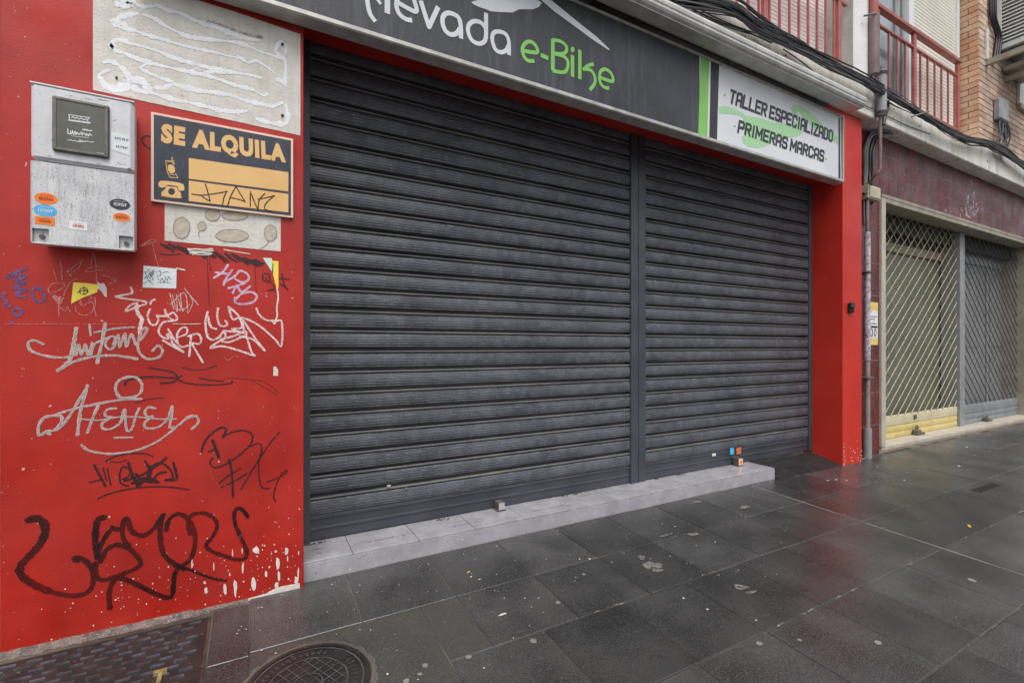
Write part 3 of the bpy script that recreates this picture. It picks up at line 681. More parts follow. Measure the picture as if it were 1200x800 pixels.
S(mb, Jm, [(400, 360), (460, 378), (488, 410), (486, 455), (460, 485), (386, 474)], wg*.85, yl)
S(mb, Jm, [(520, 370), (520, 515)], wg, yl, smooth=False)
blob(mb, 521, 333, 28, 38, Jm, yl-.0003, 12, .03)
S(mb, Jm, [(569, 335), (569, 530)], wg, yl, smooth=False)
S(mb, Jm, [(590, 470), (625, 440), (662, 430)], wg*.8, yl)
S(mb, Jm, [(590, 462), (640, 470), (668, 510), (668, 560), (636, 603)], wg*.85, yl)
S(mb, Jm, [(705, 520), (788, 545), (780, 495), (745, 466), (712, 475), (700, 520), (712, 565), (740, 588), (766, 590)], wg*.85, yl)
part('lettering', mb, m_green, sign, label='green letters e-Bike')

# ---- awning cassette above the sign
cas = thing('awning_cassette', 'long pale metal awning cassette above the shop sign', 'awning box', (3, -.25, 4.33))
prof = [(-.165, 4.322), (-.19, 4.315), (-.315, 4.318), (-.335, 4.327), (-.347, 4.345), (-.349, 4.362), (-.343, 4.368), (-.352, 4.376), (-.356, 4.40), (-.348, 4.425), (-.33, 4.438), (-.322, 4.436), (-.315, 4.447), (-.17, 4.49), (-.165, 4.322)]
mb = MB(); mb.extrude_x(prof, -.6, 6.315, False); part('housing', mb, m_cas, cas)
mb = MB(); mb.box(-.6, 6.318, -.313, -.30, 4.306, 4.319, .002); part('lip', mb, m_cas, cas)
mb = MB(); mb.extrude_x([(p[0]*1.004-.001, p[1]) for p in prof], 6.316, 6.332, False); part('end_cap', mb, m_cas, cas)
mb = MB(); mb.box(-.6, 6.02, -.012, -.0005, 4.293, 4.46); part('gap_shade_board', mb, m_inner, cas)  # added dark strip, stands in for the shade between sign and cassette
for x_ in (.4, 2.4, 4.3, 5.9):
    mb = MB(); mb.box(x_, x_+.06, -.168, -.001, 4.35, 4.44); part('bracket', mb, m_dark, cas)

# ================================================================== RIGHT-HAND SHOP
FY = .13                                     # facade plane of the maroon shop
tile_front = thing('tiled_shopfront', 'maroon mottled tile shopfront right of the red pillar', 'shopfront', (10, .2, 0))
GX0 = 7.86; ZB0, ZB1 = 3.535, 3.645; ZF1 = 4.50
mb = MB(); mb.box(XP+.003, GX0-.12, FY+.004, .6, -.06, ZF1-.002); mb.box(GX0-.12, 14.9, FY+.004, .6, ZB1, ZF1-.002)
core = part('wall', mb, m_grout, tile_front)
def tile_mesh(wx, wz, m_=m_maroon):
    b = MB(); b.box(.0012, wx-.0012, 0, .011, .003, wz-.003, .0010); me = b.mesh('tile', (0, 0, 0)); me.materials.append(m_); return me
zt = [ZB1, 3.93, 4.215, ZF1]
# the fascia tiles, three courses
tx = [GX0-.12+.0]; 
while tx[-1] < 14.6: tx.append(tx[-1]+.27)
for k in range(3):
    me = tile_mesh(.27, zt[k+1]-zt[k])
    for i in range(len(tx)-1):
        piece('tile', me, None, tile_front, (tx[i], FY+random.uniform(0, .002), zt[k]), core)
mb = MB(); hx, hz_ = W(1145, 206, FY); mb.box(hx-.06, hx+.14, FY-.003, FY+.002, hz_-.05, hz_+.04); part('broken_hole', mb, m_black, tile_front, core)
# the pier tiles
h = .45; k = 0; z = -.04
mt_a = tile_mesh(GX0-.12-XP-.004, h)
while z < ZF1-.01:
    if z+h > ZF1: mt_a = tile_mesh(GX0-.12-XP-.004, ZF1-z)
    piece('tile', mt_a, None, tile_front, (XP+.004, FY+random.uniform(0, .002), z), core); z += h
mb = MB(); mb.box(GX0-.118, GX0-.002, FY-.03, .62, .09, ZB0+.06, .004); part('jamb', mb, m_sill, tile_front)
mb = MB(); mb.box(13.95, 14.25, FY-.03, .62, .08, ZB0, .004); part('jamb', mb, m_beige, tile_front)
mb = MB(); mb.box(GX0-.119, 14.9, FY-.035, .62, ZB0+.062, ZB1-.001, .004); mb.box(GX0, 13.945, FY-.03, .375, ZB0, ZB0+.06, .002); part('lintel', mb, m_beige, tile_front)
xx = GX0-.1; n = 0
while xx < 14.9:
    w_ = 1.05+random.uniform(-.02, .02); mb = MB(); mb.box(xx, xx+w_-.004, FY-.02, .62, .03, .088, .004)
    part('sill_stone', mb, m_sill, tile_front); xx += w_
mb = MB(); mb.box(GX0-.119, 14.9, FY-.005, .62, -.06, .029, .004); part('sill_base', mb, m_sillpink, tile_front)
mb = MB(); mb.box(14.26, 15.6, FY, .6, -.06, ZB0); part('end_wall', mb, m_beige, tile_front)
# white limewash run on the fascia
mb = MB(); Rm = cropmap(1000, 120, 4.705, FY-.002)
for (cx, cy, w_, h_) in ((640, 590, 110, 90), (655, 545, 60, 130), (600, 600, 70, 60), (520, 600, 40, 60), (664, 440, 34, 110), (700, 570, 50, 90)):
    blob(mb, cx, cy, w_, h_, Rm, FY-.0014-random.uniform(0, .0004), 14, .25)
part('lime_run', mb, mat('lime_wash', rgb(176, 156, 164), rgb(204, 192, 198), 9, (.6, .8), alpha=(16, .50, .74)), tile_front, core, kind='stuff')

mb = MB(); mb.box(GX0+.005, 13.94, .43, .545, 3.30, ZB0+.06); part('roller_housing', mb, m_inner, tile_front)
# glazed shop windows behind the grilles
GY = .36
win = thing('shop_window', 'beige framed shop window with drawn olive blind behind the cream grille', 'shop window', (9.2, .6, .1))
mb = MB(); mb.box(GX0+.01, 11.3, .60, .64, .09, ZB0); part('blind', mb, m_blind, win)
zbar = W(1075, 296, .55)[1]; xs0, xs1, xs2 = W(1110, 400, .55)[0], W(1117, 400, .55)[0], W(1123, 400, .55)[0]
mb = MB(); mb.box(GX0+.01, xs2, .55, .598, zbar-.07, zbar+.07, .005); part('transom', mb, m_bframe, win)
mb = MB(); mb.box(xs0, xs1, .55, .597, .09, zbar-.072, .005); part('stile', mb, m_bframe, win)
mb = MB(); mb.box(GX0+.01, xs2, .57, .599, zbar+.072, 3.295); part('upper_pane', mb, m_inner, win)
mb = MB(); mb.box(GX0+.01, xs0-.002, .58, .599, .2, .24); part('rail', mb, m_bframe, win)
mb = MB(); mb.box(xs1+.002, xs2, .57, .597, .09, zbar-.072); part('side_panel', mb, m_blind, win)
door = thing('shop_door', 'grey double shop door behind the dark grille', 'door', (12.9, .6, .1))
xm = W(1157, 400, .58)[0]; xe = 14.9; zt_d = W(1150, 312, .58)[1]
mb = MB(); mb.box(xs2+.005, xm-.005, .60, .64, .09, zt_d, .004); part('leaf', mb, m_doorg, door)
mb = MB(); mb.box(xm+.005, xe, .60, .64, .09, zt_d, .004); part('leaf', mb, m_doorg, door)
mb = MB(); mb.box(xs2+.005, xe, .57, .66, zt_d+.001, zt_d+.2, .005); part('transom', mb, m_gpost, door)
mb = MB(); mb.box(xm-.05, xm+.05, .575, .6, .09, zt_d-.005, .004); part('cover_strip', mb, m_gpost, door)
mb = MB(); mb.box(xs2+.005, xe, .60, .65, zt_d+.201, ZB0); part('upper_pane', mb, m_inner, door)
for x_ in (xs2+.15, xm+.15):
    mb = MB(); mb.box(x_, x_+.95, .585, .60, 1.5, zt_d-.2, .004); part('panel', mb, m_doorg, door)
    mb = MB(); mb.box(x_, x_+.95, .585, .60, .25, 1.35, .004); part('panel', mb, m_doorg, door)

def lattice(root, x0, x1, z0, z1, mt, up, px_=.110, hz=.097, r=(.0068, .0046)):
    """diamond rolling grille: interlocked zigzag bars; 'up' bars (lower left to upper right) are the broad ones when up is True"""
    b = MB(); ncol = int((x1-x0)/px_); px_ = (x1-x0)/ncol
    for c in range(ncol):
        xa = x0+c*px_; z = z0; s = (c % 2)
        while z < z1-.01:
            zt_ = min(z+hz, z1); f_ = (zt_-z)/hz
            a = (xa if s == 0 else xa+px_); e = a+(px_ if s == 0 else -px_)*f_
            broad = (s == 0) == up; rr = r[0] if broad else r[1]
            yy = GY-.006 if broad else GY+.006
            b.tube([(a, yy, z), (a+(e-a)*.12, yy-.004, z+.01), (a+(e-a)*.88, yy-.004, zt_-.01), (e, yy, zt_)], rr, 4, caps=False, smooth=False)
            if up and s == 0: b.box(a-.010, a+.010, GY-.017, GY-.002, z-.007, z+.007)
            z += hz; s = 1-s
    return part('lattice', b, mt, root, kind='stuff')
g1x0, g1x1 = W(1034.5, 400, GY)[0]-.02, W(1120.5, 400, GY)[0]; g2x0, g2x1 = W(1127, 400, GY)[0], 14.12
def gate(x0, x1, label, mlat, up, specs, postx):
    root = thing('rolling_grille', label, 'rolling grille', ((x0+x1)/2, GY, .09), 'rolling lattice grilles of the maroon shop')
    ztop = specs[-1][1]
    for (za, zb_, mt) in specs:
        b = MB(); b.extrude_x([(GY+.006, za+.002), (GY-.012, za+.006), (GY-.016, (za+zb_)/2), (GY-.012, zb_-.012), (GY+.002, zb_-.006), (GY+.004, zb_)], x0, x1, False, nx=6, wob=.001)
        part('bottom_slat', b, mt, root)
    lattice(root, x0+.01, x1-.01, ztop, ZB0+.03, mlat, up)
    if postx:
        b = MB(); b.box(postx[0], postx[1], GY-.05, .58, .09, ZB0-.001, .004); part('post', b, m_gpost, root)
    return root
r1 = gate(g1x0, g1x1, 'cream lattice rolling grille with yellow bottom slats', m_lat1, True, [(.09, .185, m_yel), (.185, .285, m_yel), (.285, .44, m_yelpale)], (g1x1+.015, g2x0-.02))
r2 = gate(g2x0, g2x1, 'dark grey lattice rolling grille with grey bottom slats', m_lat2, False, [(.09, .18, m_gslat), (.18, .28, m_gslat), (.28, .44, m_gslat)], None)
# locks at the foot of the grilles
def floor_lock(px, label, s=1.0):
    X = W(px, 500, GY)[0]; root = thing('padlock', label, 'lock', (X, GY-.08, .09), 'locks at the foot of the grilles')
    b = MB(); b.box(X-.07*s, X+.07*s, GY-.10, GY-.02, .09, .09+.09*s, .012); part('body', b, m_lockdk, root)
    b = MB(); b.tube([(X-.035*s, GY-.06, .17*s+.01), (X-.035*s, GY-.06, .23*s), (X, GY-.06, .255*s), (X+.035*s, GY-.06, .23*s), (X+.035*s, GY-.06, .17*s+.01)], .01, 6); part('shackle', b, m_lockdk, root)
    b = MB(); b.box(X+.06*s, X+.2*s, GY-.10, GY-.055, .09, .125, .008); part('hasp', b, m_lockdk, root)
floor_lock(1069, 'rusty padlock at the foot of the cream and yellow grille', .95)
floor_lock(1151, 'dark padlock at the foot of the grey grille', .8)
mb = MB(); X = W(1069, 480, GY)[0]; mb.box(X, X+.09, GY-.03, GY-.015, .335, .40, .004); solo('lock_plate', mb, m_lockdk, 'small dark lock plate on the pale yellow slat', 'lock plate', (X, GY-.02, .33))

# ================================================================== SLAB, UPPER STOREY
SFY, SZB, SZT = -.085, 4.465, 4.87
mb = MB(); mb.box(-4, 15.6, SFY, .9, SZB, SZT, .012)
slab_o = solo('balcony_slab', mb, m_conc, 'stained concrete balcony slab edge above both shops', 'slab', (5, .3, SZB))
up = thing('upper_storey', 'white rendered first floor above the concrete slab', 'building', (6, .4, SZT))
UY = .24
mb = MB(); mb.box(-4, 6.59, UY, .9, SZT, 8.6); mb.box(7.03, 10.63, UY, .9, SZT, 8.6); part('wall', mb, m_wwall, up)
mb = MB(); mb.box(6.59, 7.03, -.10, .9, SZT+.001, 8.6, .012); part('pillar', mb, m_wwall, up)
mb = MB(); mb.box(6.586, 6.592, -.085, .24, SZT+.01, 8.59); part('rough_side', mb, m_rough, up, label='rough grey side of the white pillar')
# left balcony: pale blinds seen between the balusters
for (a, c_) in ((-.5, 1.4), (1.5, 3.3), (3.4, 4.45), (4.6, 6.5)):
    zz = SZT+.02
    mb = MB()
    while zz < 7.2: mb.box(a, c_, UY-.03, UY-.012, zz, zz+.046, .004); zz += .05
    part('blind', mb, m_pinkw, up, kind='stuff')
xf = W(891, 5, UY)[0]
mb = MB(); mb.box(4.47, 4.58, UY-.05, UY-.001, SZT+.01, 7.2, .005); part('drain', mb, m_gpost, up)
# right balcony window and roller blind
xw0 = 7.05; xblind0, xblind1 = W(1066, 30, UY)[0], W(1117, 30, UY)[0]
mb = MB(); zz = SZT+.02
while zz < 8.2: mb.box(xblind0, xblind1, UY-.03, UY-.01, zz, zz+.052, .005); zz += .056
part('blind', mb, m_blindw, up, kind='stuff')
for (a, c_) in ((xblind1+.005, xblind1+.08), (xblind0-.16, xblind0-.01)):
    mb = MB(); mb.box(a, c_, UY-.06, UY-.001, SZT+.01, 8.3, .004); part('frame', mb, m_frame, up)
xa_ = xblind0-.16
mb = MB(); mb.box(xw0+.02, xa_-.005, UY-.02, UY-.002, SZT+.01, 8.3); wp = part('window', mb, m_glass, up)
for (a, c_) in ((xa_-.42, xa_-.34), (xa_-.2, xa_-.14), (xw0+.02, xw0+.12)):
    mb = MB(); mb.box(a, c_, UY-.055, UY-.021, SZT+.01, 8.3, .004); part('frame', mb, m_gpost, up, wp)

# balcony railings
def railing(x0, x1, label, pitch, posts, loc_y=-.015, ztop=5.98, zsub=5.78, handrail=True):
    root = thing('balcony_railing', label, 'railing', ((x0+x1)/2, loc_y, SZT), 'red balcony railings')
    if handrail:
        b = MB(); b.box(x0, x1, loc_y-.04, loc_y+.04, ztop, ztop+.055, .006); part('handrail', b, m_rail, root)
    b = MB(); b.box(x0, x1, loc_y-.02, loc_y+.02, zsub, zsub+.03, .003); part('rail', b, m_rail, root)
    b = MB(); b.box(x0, x1, loc_y-.02, loc_y+.02, SZT+.07, SZT+.10, .003); part('rail', b, m_rail, root)
    for p_ in posts:
        b = MB(); b.box(p_-.035, p_+.035, loc_y-.022, loc_y+.022, SZT, ztop-.001, .004); part('post', b, m_rail, root)
    b = MB(); b.box(-.011, .011, -.011, .011, 0, zsub-SZT-.10-.002); me = b.mesh('baluster', (0, 0, 0)); me.materials.append(m_rail)
    x = x0+pitch*.6
    while x < x1-.03:
        if all(abs(x-p_) > pitch*.45 for p_ in posts): piece('baluster', me, None, root, (x, loc_y, SZT+.101))
        x += pitch
RY = -.015
zt2 = W(1027, 8, RY)[1]; zt2 = 6.06
xrl = [W(p, 40, RY)[0] for p in (896, 981)]
railing(1.0, 6.57, 'red balcony railing over the shop sign, left of the white pillar', .185, [xrl[0], xrl[0]-2.0, xrl[1]+.03], RY)
xr2 = [W(p, 60, RY)[0] for p in (1027.5, 1071, 1122)]
railing(7.05, xr2[2]+.04, 'short red balcony railing between white pillar and brick pier', .235, [xr2[0], xr2[1], xr2[2]], RY, ztop=6.02, zsub=5.80)

# ---- brick pier and wall
BX0 = 10.64; BFY = -.05
brick = thing('brick_wall', 'orange and buff brick wall right of the balconies', 'wall', (12, .3, SZT))
mb = MB(); mb.box(BX0+.012, 15.6, BFY+.012, .9, SZT, 8.8); bcore = part('mortar', mb, m_bmortar, brick)
ch, cl = .098, .30; bricks = []
course = int((8.3-SZT)/ch)
for k in range(course):
    z = SZT+k*ch; off = 0 if k % 2 else cl/2
    x = BX0-off
    while x < 15.3:
        a = max(x, BX0); e = min(x+cl, 15.4)
        if e-a > .05: bricks.append(('f', a, e, z))
        x += cl
    y = BFY-(cl/2 if not k % 2 else 0)
    y = BFY+(.0 if k % 2 else -.0); seg = [(BFY+.0, BFY+.14), (BFY+.14, .24)] if k % 2 else [(BFY+.0, .24)]
    for (a, e) in seg: bricks.append(('s', a, e, z))
def vis_key(b):
    x = b[1] if b[0] == 'f' else BX0; return (x-0)**2*1.0+(b[3]-1.5)**2+(0 if b[0] == 'f' else -3)
def in_view(b):
    x = b[1] if b[0] == 'f' else BX0; v = Vector((x, BFY, b[3]))-CAM; d = v.dot(_F); u = v.dot(_Rr)/d; q = v.z/d
    return -1.1 < u < 1.1 and q < .75
inv = sorted([b for b in bricks if in_view(b)], key=vis_key); keep = inv[:298]; ks = set(keep); rest = [b for b in bricks if b not in ks]
_bm = {}
for b in keep:
    if b[0] == 'f':
        L_ = round(b[2]-b[1], 3)
        if ('f', L_) not in _bm:
            q = MB(); q.box(.005, L_-.005, 0, .014, .005, ch-.005, .003); _bm[('f', L_)] = q.mesh('brick', (0, 0, 0)); _bm[('f', L_)].materials.append(m_brick)
        piece('brick', _bm[('f', L_)], None, brick, (b[1], BFY+random.uniform(-.003, .003), b[3]), bcore)
    else:
        L_ = round(b[2]-b[1], 3)
        if ('s', L_) not in _bm:
            q = MB(); q.box(0, .014, .006, L_-.006, .005, ch-.005, .003); _bm[('s', L_)] = q.mesh('brick', (0, 0, 0)); _bm[('s', L_)].materials.append(m_brickor)
        piece('brick', _bm[('s', L_)], None, brick, (BX0-.001+random.uniform(-.003, .003), b[1], b[3]), bcore)
q = MB()
for b in rest:
    if b[0] == 'f': q.box(b[1]+.005, b[2]-.005, BFY, BFY+.014, b[3]+.005, b[3]+ch-.005)
    else: q.box(BX0-.001, BX0+.013, b[1]+.006, b[2]-.006, b[3]+.005, b[3]+ch-.005)
part('brickwork', q, m_brick, brick, kind='stuff')
# roof-side cap of the storeys so nothing is open from above
mb = MB(); mb.box(-4, 15.6, -.15, .95, 8.8, 9.1); part('cornice', mb, m_conc, up)

# ================================================================== PIPES, CABLES, BOXES
PY_ = .07
# brown pipe dropping from the balcony
dp = thing('drain_pipe', 'thin brown drain pipe with elbow beside the red pillar', 'pipe', (7.3, PY_, 0))
xv = W(1031.5, 170, -.14)[0]; z1_ = W(1031, 95, -.14)[1]; xd_ = W(1016.5, 300, PY_)[0]; zel = W(1031, 203, -.13)[1]; zel2 = W(1014, 213, PY_)[1]
mb = MB(); mb.tube([(xv, -.14, z1_), (xv, -.14, zel+.05), (xv-.01, -.13, zel+.01), (xv-.05, -.10, zel-.02), (xd_+.04, PY_-.02, zel2+.01), (xd_, PY_, zel2-.03), (xd_, PY_, 3.02)], .021, 8); part('pipe', mb, m_pipebr, dp)
mb = MB(); mb.tube([(xd_, PY_, 3.04), (xd_, PY_, 1.32)], .036, 10); part('sleeve', mb, m_pipe2, dp, label='pale sleeve covered in torn sticker scraps')
mb = MB(); mb.tube([(xd_, PY_, 1.33), (xd_, PY_, .38)], .031, 10); part('pipe', mb, m_pipe3, dp)
mb = MB(); mb.tube([(xd_, PY_, .40), (xd_, PY_, -.03)], .05, 12); part('foot_sleeve', mb, m_gpost, dp)
for z_ in (2.5, 1.08):
    mb = MB(); mb.box(xd_-.09, xd_+.09, PY_-.041, FY-.001, z_-.012, z_+.012, .003); part('clamp', mb, m_lockdk, dp)
gc = thing('cable_conduit', 'grey cable conduit crossing the slab edge at the white pillar', 'conduit', (xv, -.15, 4.6))
mb = MB(); zc0, zc1 = W(1031, 135, -.15)[1], W(1032, 83, -.15)[1]
mb.tube([(xv, -.155, zc0), (xv, -.155, zc1)], .055, 10); part('tube', mb, m_pipegr, gc)
for z_ in (zc0+.03, zc1-.04):
    mb = MB(); mb.tube([(xv, -.155, z_-.02), (xv, -.155, z_+.02)], .062, 10); part('band', mb, m_cable, gc)
# red downpipe in front of the white pillar
xrp = W(1023, 30, -.14)[0]; zrb = W(1021, 87, -.14)[1]
rp = thing('red_downpipe', 'oxide red downpipe on the white pillar', 'pipe', (xrp, -.14, zrb))
mb = MB(); mb.tube([(xrp, -.15, zrb+.75), (xrp, -.15, 8.7)], .045, 10); part('pipe', mb, m_rail, rp)
mb = MB(); mb.tube([(xrp, -.15, zrb), (xrp, -.15, zrb+.76)], .058, 10); part('sleeve', mb, m_pipebr, rp)
mb = MB(); mb.tube([(xrp-.22, -.14, zrb+.68), (xrp-.05, -.19, zrb+.74), (xrp+.06, -.17, zrb+.75)], .012, 6); part('tie', mb, m_cableg, rp)
# small grey cables down the maroon pier
sc_ = thing('cable_run', 'bundle of thin grey cables hanging beside the red pillar top', 'cables', (7.15, .08, 4))
for i, (pa, ra) in enumerate([((1020, 165), .014), ((1016, 170), .02), ((1023, 160), .016), ((1014, 190), .012)]):
    x_ = W(pa[0], pa[1], .09)[0]
    mb = MB(); p_ = [(7.75-.04*i, -.02, 4.44), (7.6-.05*i, .05, 4.43), (x_+.1, .09, 4.36), (x_, .095, 4.15), (x_+.01, .1, 3.9), (x_-.015, .1, 3.75-.1*i), (x_, .1, 3.45-.3*(i % 2))]
    mb.tube(catmull(p_, 5), ra, 6); part('cable', mb, m_cableg if i % 2 else m_cable, sc_)
jx, jz = W(1016, 219, .05)[0], W(1015, 219, .05)[1]
jb = thing('junction_box', 'dirty cream junction box below the pipe elbow', 'junction box', (jx+.15, .08, jz-.1))
jx0, jx1, jz0, jz1 = W(1017, 225, .04)[0], W(1031, 225, .04)[0], W(1020, 233, .04)[1], W(1017, 216, .04)[1]
mb = MB(); mb.box(jx0, jx1, .03, FY-.001, jz0, jz1, .01); part('body', mb, m_jbox, jb)
mb = MB(); mb.box(jx0+.02, jx1-.02, .02, .031, jz0+.02, jz1-.02, .004); part('lid', mb, m_jbox, jb)
mb = MB(); mb.tube([(jx0-.004, .06, jz0+.08), (jx0-.05, .07, jz0+.06)], .02, 8); part('gland', mb, m_lockdk, jb)

# main black cable bundle draped along the slab edge
CBY = -.15
cpx = [(640, -62), (700, -22), (760, -6), (850, 10), (885, 32), (930, 55), (980, 82), (1030, 108), (1085, 141), (1125, 163), (1160, 171), (1200, 198), (1240, 228)]
cpts = [(W(p[0], p[1], CBY)[0], W(p[0], p[1], CBY)[1]) for p in cpx]
cpts = [(-1.5, cpts[0][1]-.06), (.2, cpts[0][1]-.03)]+cpts
cb = thing('cable_bundle', 'thick bundle of black cables draped along the concrete slab edge', 'cables', (7, CBY, 4.9))
mains = catmull([(p[0], CBY, p[1]) for p in cpts], 6)
for k in range(46):
    ph, ph2, fr = random.uniform(0, 6.3), random.uniform(0, 6.3), random.uniform(.6, 2.2); A = random.uniform(.015, .06); r_ = random.choice([.005, .006, .007, .009, .012])
    base = random.uniform(-.07, .075); pts = []
    for i, p in enumerate(mains):
        x = p[0]; sp = .95+.75*max(0, min(1, (5.6-x)/2.2))
        pts.append((x, CBY-abs(math.cos(x*fr*.7+ph2))*.05+random.uniform(-.004, .004), p[2]+sp*(base*(.6+.4*math.sin(x*.9+ph2))+A*.5*math.sin(x*fr+ph))+random.uniform(-.004, .004)))
    mb = MB(); mb.tube(pts, r_, 5); part('cable', mb, m_cable if k % 6 else m_cableg, cb)
# looser strands sagging under the bundle above the cassette, and one wire along the slab
for (p_, r_) in [([(2.2, 4.78), (3.2, 4.72), (3.9, 4.70), (4.4, 4.74), (4.9, 4.76)], .008), ([(2.2, 4.82), (3.3, 4.76), (4.0, 4.73), (4.7, 4.78)], .006), ([(2.5, 4.7), (3.4, 4.66), (4.2, 4.70), (4.6, 4.75)], .006)]:
    mb = MB(); mb.tube(catmull([(q[0], SFY-.02, q[1]) for q in p_], 6), r_, 5); part('cable', mb, m_cable, cb)
mb = MB(); p_ = [W(x, y, SFY-.015) for (x, y) in [(918, 58), (940, 73), (962, 91), (985, 106), (1010, 122), (1030, 131), (1060, 146), (1090, 157)]]
mb.tube(catmull([(q[0], SFY-.015, q[1]) for q in p_], 5), .006, 5); part('cable', mb, m_cable, cb)
mb = MB(); p_ = [W(x, y, -.13) for (x, y) in [(1041, 118), (1041, 126), (1038, 136), (1036, 146)]]
mb.tube(catmull([(q[0], -.12, q[1]) for q in p_], 5), .022, 6); part('cable', mb, m_cable, cb)
for (a, c_) in (((1068, 137), (1088, 131)),):
    mb = MB(); qa, qb = W(a[0], a[1], -.24), W(c_[0], c_[1], -.24); mb.tube([(qa[0], -.24, qa[1]), (qb[0], -.24, qb[1])], .012, 5); part('tie', mb, m_cableg, cb)
# cable box and risers on the brick wall
kb = thing('cable_terminal', 'grey plastic cable cap with cut wires on the brick wall', 'cable cap', (12, -.1, 5.2))
xk0, xk1 = W(1170, 130, -.12)[0], W(1180, 130, -.12)[0]; zk0, zk1 = W(1175, 142, -.12)[1], W(1175, 117, -.12)[1]
mb = MB(); mb.box(xk0, xk1, -.15, BFY-.002, zk0, zk1, .02); part('cap', mb, m_pipegr, kb)
for i in range(9):
    x_ = random.uniform(xk0-.02, xk1+.05); mb = MB()
    mb.tube(catmull([(x_, -.11, zk0+.03), (x_+random.uniform(-.1, .1), -.13, zk0-.2), (x_+random.uniform(-.25, .05), -.14, zk0-.42), (x_+random.uniform(-.35, -.1), -.15, zk0-.6)], 5), .013, 5); part('wire', mb, m_cable, kb)
rc = thing('riser_cable', 'black riser cable beside the louvred unit on brick', 'cables', (11.3, -.08, 6))
p_ = [W(x, y, -.09) for (x, y) in [(1161, -30), (1161, 0), (1162, 22), (1168, 42), (1167, 58), (1165, 72)]]
for k in range(3):
    mb = MB(); mb.tube(catmull([(q[0]+.03*k, -.085-.02*k, q[1]) for q in p_], 5), .02, 6); part('cable', mb, m_cable, rc)

# ---- air conditioner with louvred side on two angle brackets
ac = thing('louvred_unit', 'white louvred unit on metal brackets high on the brick wall', 'air conditioner', (11.9, -.4, 6.3))
ax0, ax1, ay0, ay1 = 11.37, 12.5, -.95, -.07; az0, az1 = 6.66, 7.9
mb = MB(); mb.box(ax0+.03, ax1, ay0+.02, ay1, az0+.02, az1); part('body', mb, m_gpost, ac)
mb = MB(); mb.box(ax0-.01, ax0+.05, ay0, ay1+.005, az0-.03, az0+.05, .004); part('frame', mb, m_acw, ac)
mb = MB(); mb.box(ax0-.01, ax0+.05, ay1-.05, ay1+.006, az0+.051, az1, .004); part('frame', mb, m_acw, ac)
z = az0+.07; b = MB()
b.add([(0, ay0+.03, 0), (0, ay1-.055, 0), (-.022, ay1-.055, -.03), (-.022, ay0+.03, -.03), (.004, ay0+.03, .002), (.004, ay1-.055, .002), (-.018, ay1-.055, -.034), (-.018, ay0+.03, -.034)],
      [(0, 1, 2, 3), (7, 6, 5, 4), (0, 4, 5, 1), (3, 2, 6, 7)])
me = b.mesh('louvre', (0, 0, 0)); me.materials.append(m_acw)
while z < az1-.02: piece('louvre', me, None, ac, (ax0+.022, 0, z)); z += .062
for x_, zz, zl in ((W(1155.5, 70, -.06)[0], 6.26, .62), (W(1177, 85, -.06)[0], 6.20, .1)):
    mb = MB(); mb.box(x_, x_+.07, -1.0, BFY-.001, zz, zz+.012); mb.box(x_, x_+.012, -1.0, BFY-.001, zz+.0125, zz+.09)
    part('bracket', mb, m_beige, ac)
    mb = MB(); mb.box(x_-.02, x_+.07, BFY-.03, BFY-.002, zz+.092, zz+zl, .004); part('upright', mb, m_acw, ac)
mb = MB(); mb.box(11.6, 12.45, -.9, BFY-.03, 6.34, 6.42, .004); part('tray', mb, m_beige, ac)
sh = thing('window_shutter', 'pale roller blind window at the right edge of the brick wall', 'window', (13.5, -.06, 5.7))
wx0 = W(1193, 100, -.07)[0]; wz0, wz1 = W(1194, 126, -.07)[1], W(1194, 60, -.07)[1]
mb = MB(); z = wz0+.06
while z < wz1: mb.box(wx0+.05, wx0+1.4, BFY-.03, BFY-.004, z, z+.045, .003); z += .05
part('blind', mb, m_blindw, sh, kind='stuff')
mb = MB(); mb.box(wx0-.02, wx0+1.45, BFY-.06, BFY-.004, wz0-.03, wz0+.055, .005); part('sill', mb, m_beige, sh)
mb = MB(); mb.box(wx0, wx0+.05, BFY-.045, BFY-.004, wz0+.056, wz1, .004); part('frame', mb, m_frame, sh)

# ================================================================== THINGS ON THE RED WALL
# ---- meter cabinet
CY = -.15
Hm = lambda p: W(30+p[0]/3.81, 90+p[1]/3.81, CY)
cx0, cx1 = -.92, -.53; cz0, cz1 = 1.995, 2.757; czs = 2.39
cab = thing('meter_cabinet', 'white scuffed utility cabinet with dark square plate on the red wall', 'utility cabinet', (-.72, -.07, 2.0))
mb = MB(); mb.box(cx0+.012, cx1-.012, CY+.05, -.001, cz0+.012, cz1-.008, .01); part('body', mb, m_cab, cab)
mb = MB(); mb.box(cx0, cx1, CY-.002, CY+.049, czs+.004, cz1, .014); part('cover', mb, m_cab, cab)
mb = MB(); mb.box(cx0-.002, cx1+.002, CY-.004, CY+.03, cz1-.006, cz1+.002, .002); part('top_edge', mb, m_cab, cab)
mb = MB(); a_, b2 = cx0+.004, cx1-.004; p1, p2 = cx0+.064, cx1-.062; zp = cz0+.07
mb.prism([(a_, czs-.004), (b2, czs-.004), (b2, zp), (p2, zp), (p2, cz0+.004), (p1, cz0+.004), (p1, zp), (a_, zp)], CY+.004, CY+.049)
mb.box(a_+.001, p1-.001, CY+.024, CY+.048, cz0+.001, zp-.001); mb.box(p2+.001, b2-.001, CY+.024, CY+.048, cz0+.001, zp-.001)
mb.box(cx0+.002, cx1-.002, CY+.003, CY+.0485, cz0-.004, cz0+.0035, .002)
mb.box(cx0, cx0+.0035, CY+.003, CY+.047, cz0+.004, czs-.006); mb.box(cx1-.0035, cx1, CY+.003, CY+.047, cz0+.004, czs-.006)
part('lower_cover', mb, m_cablow, cab, label='scuffed lower cover with corner screw pockets')
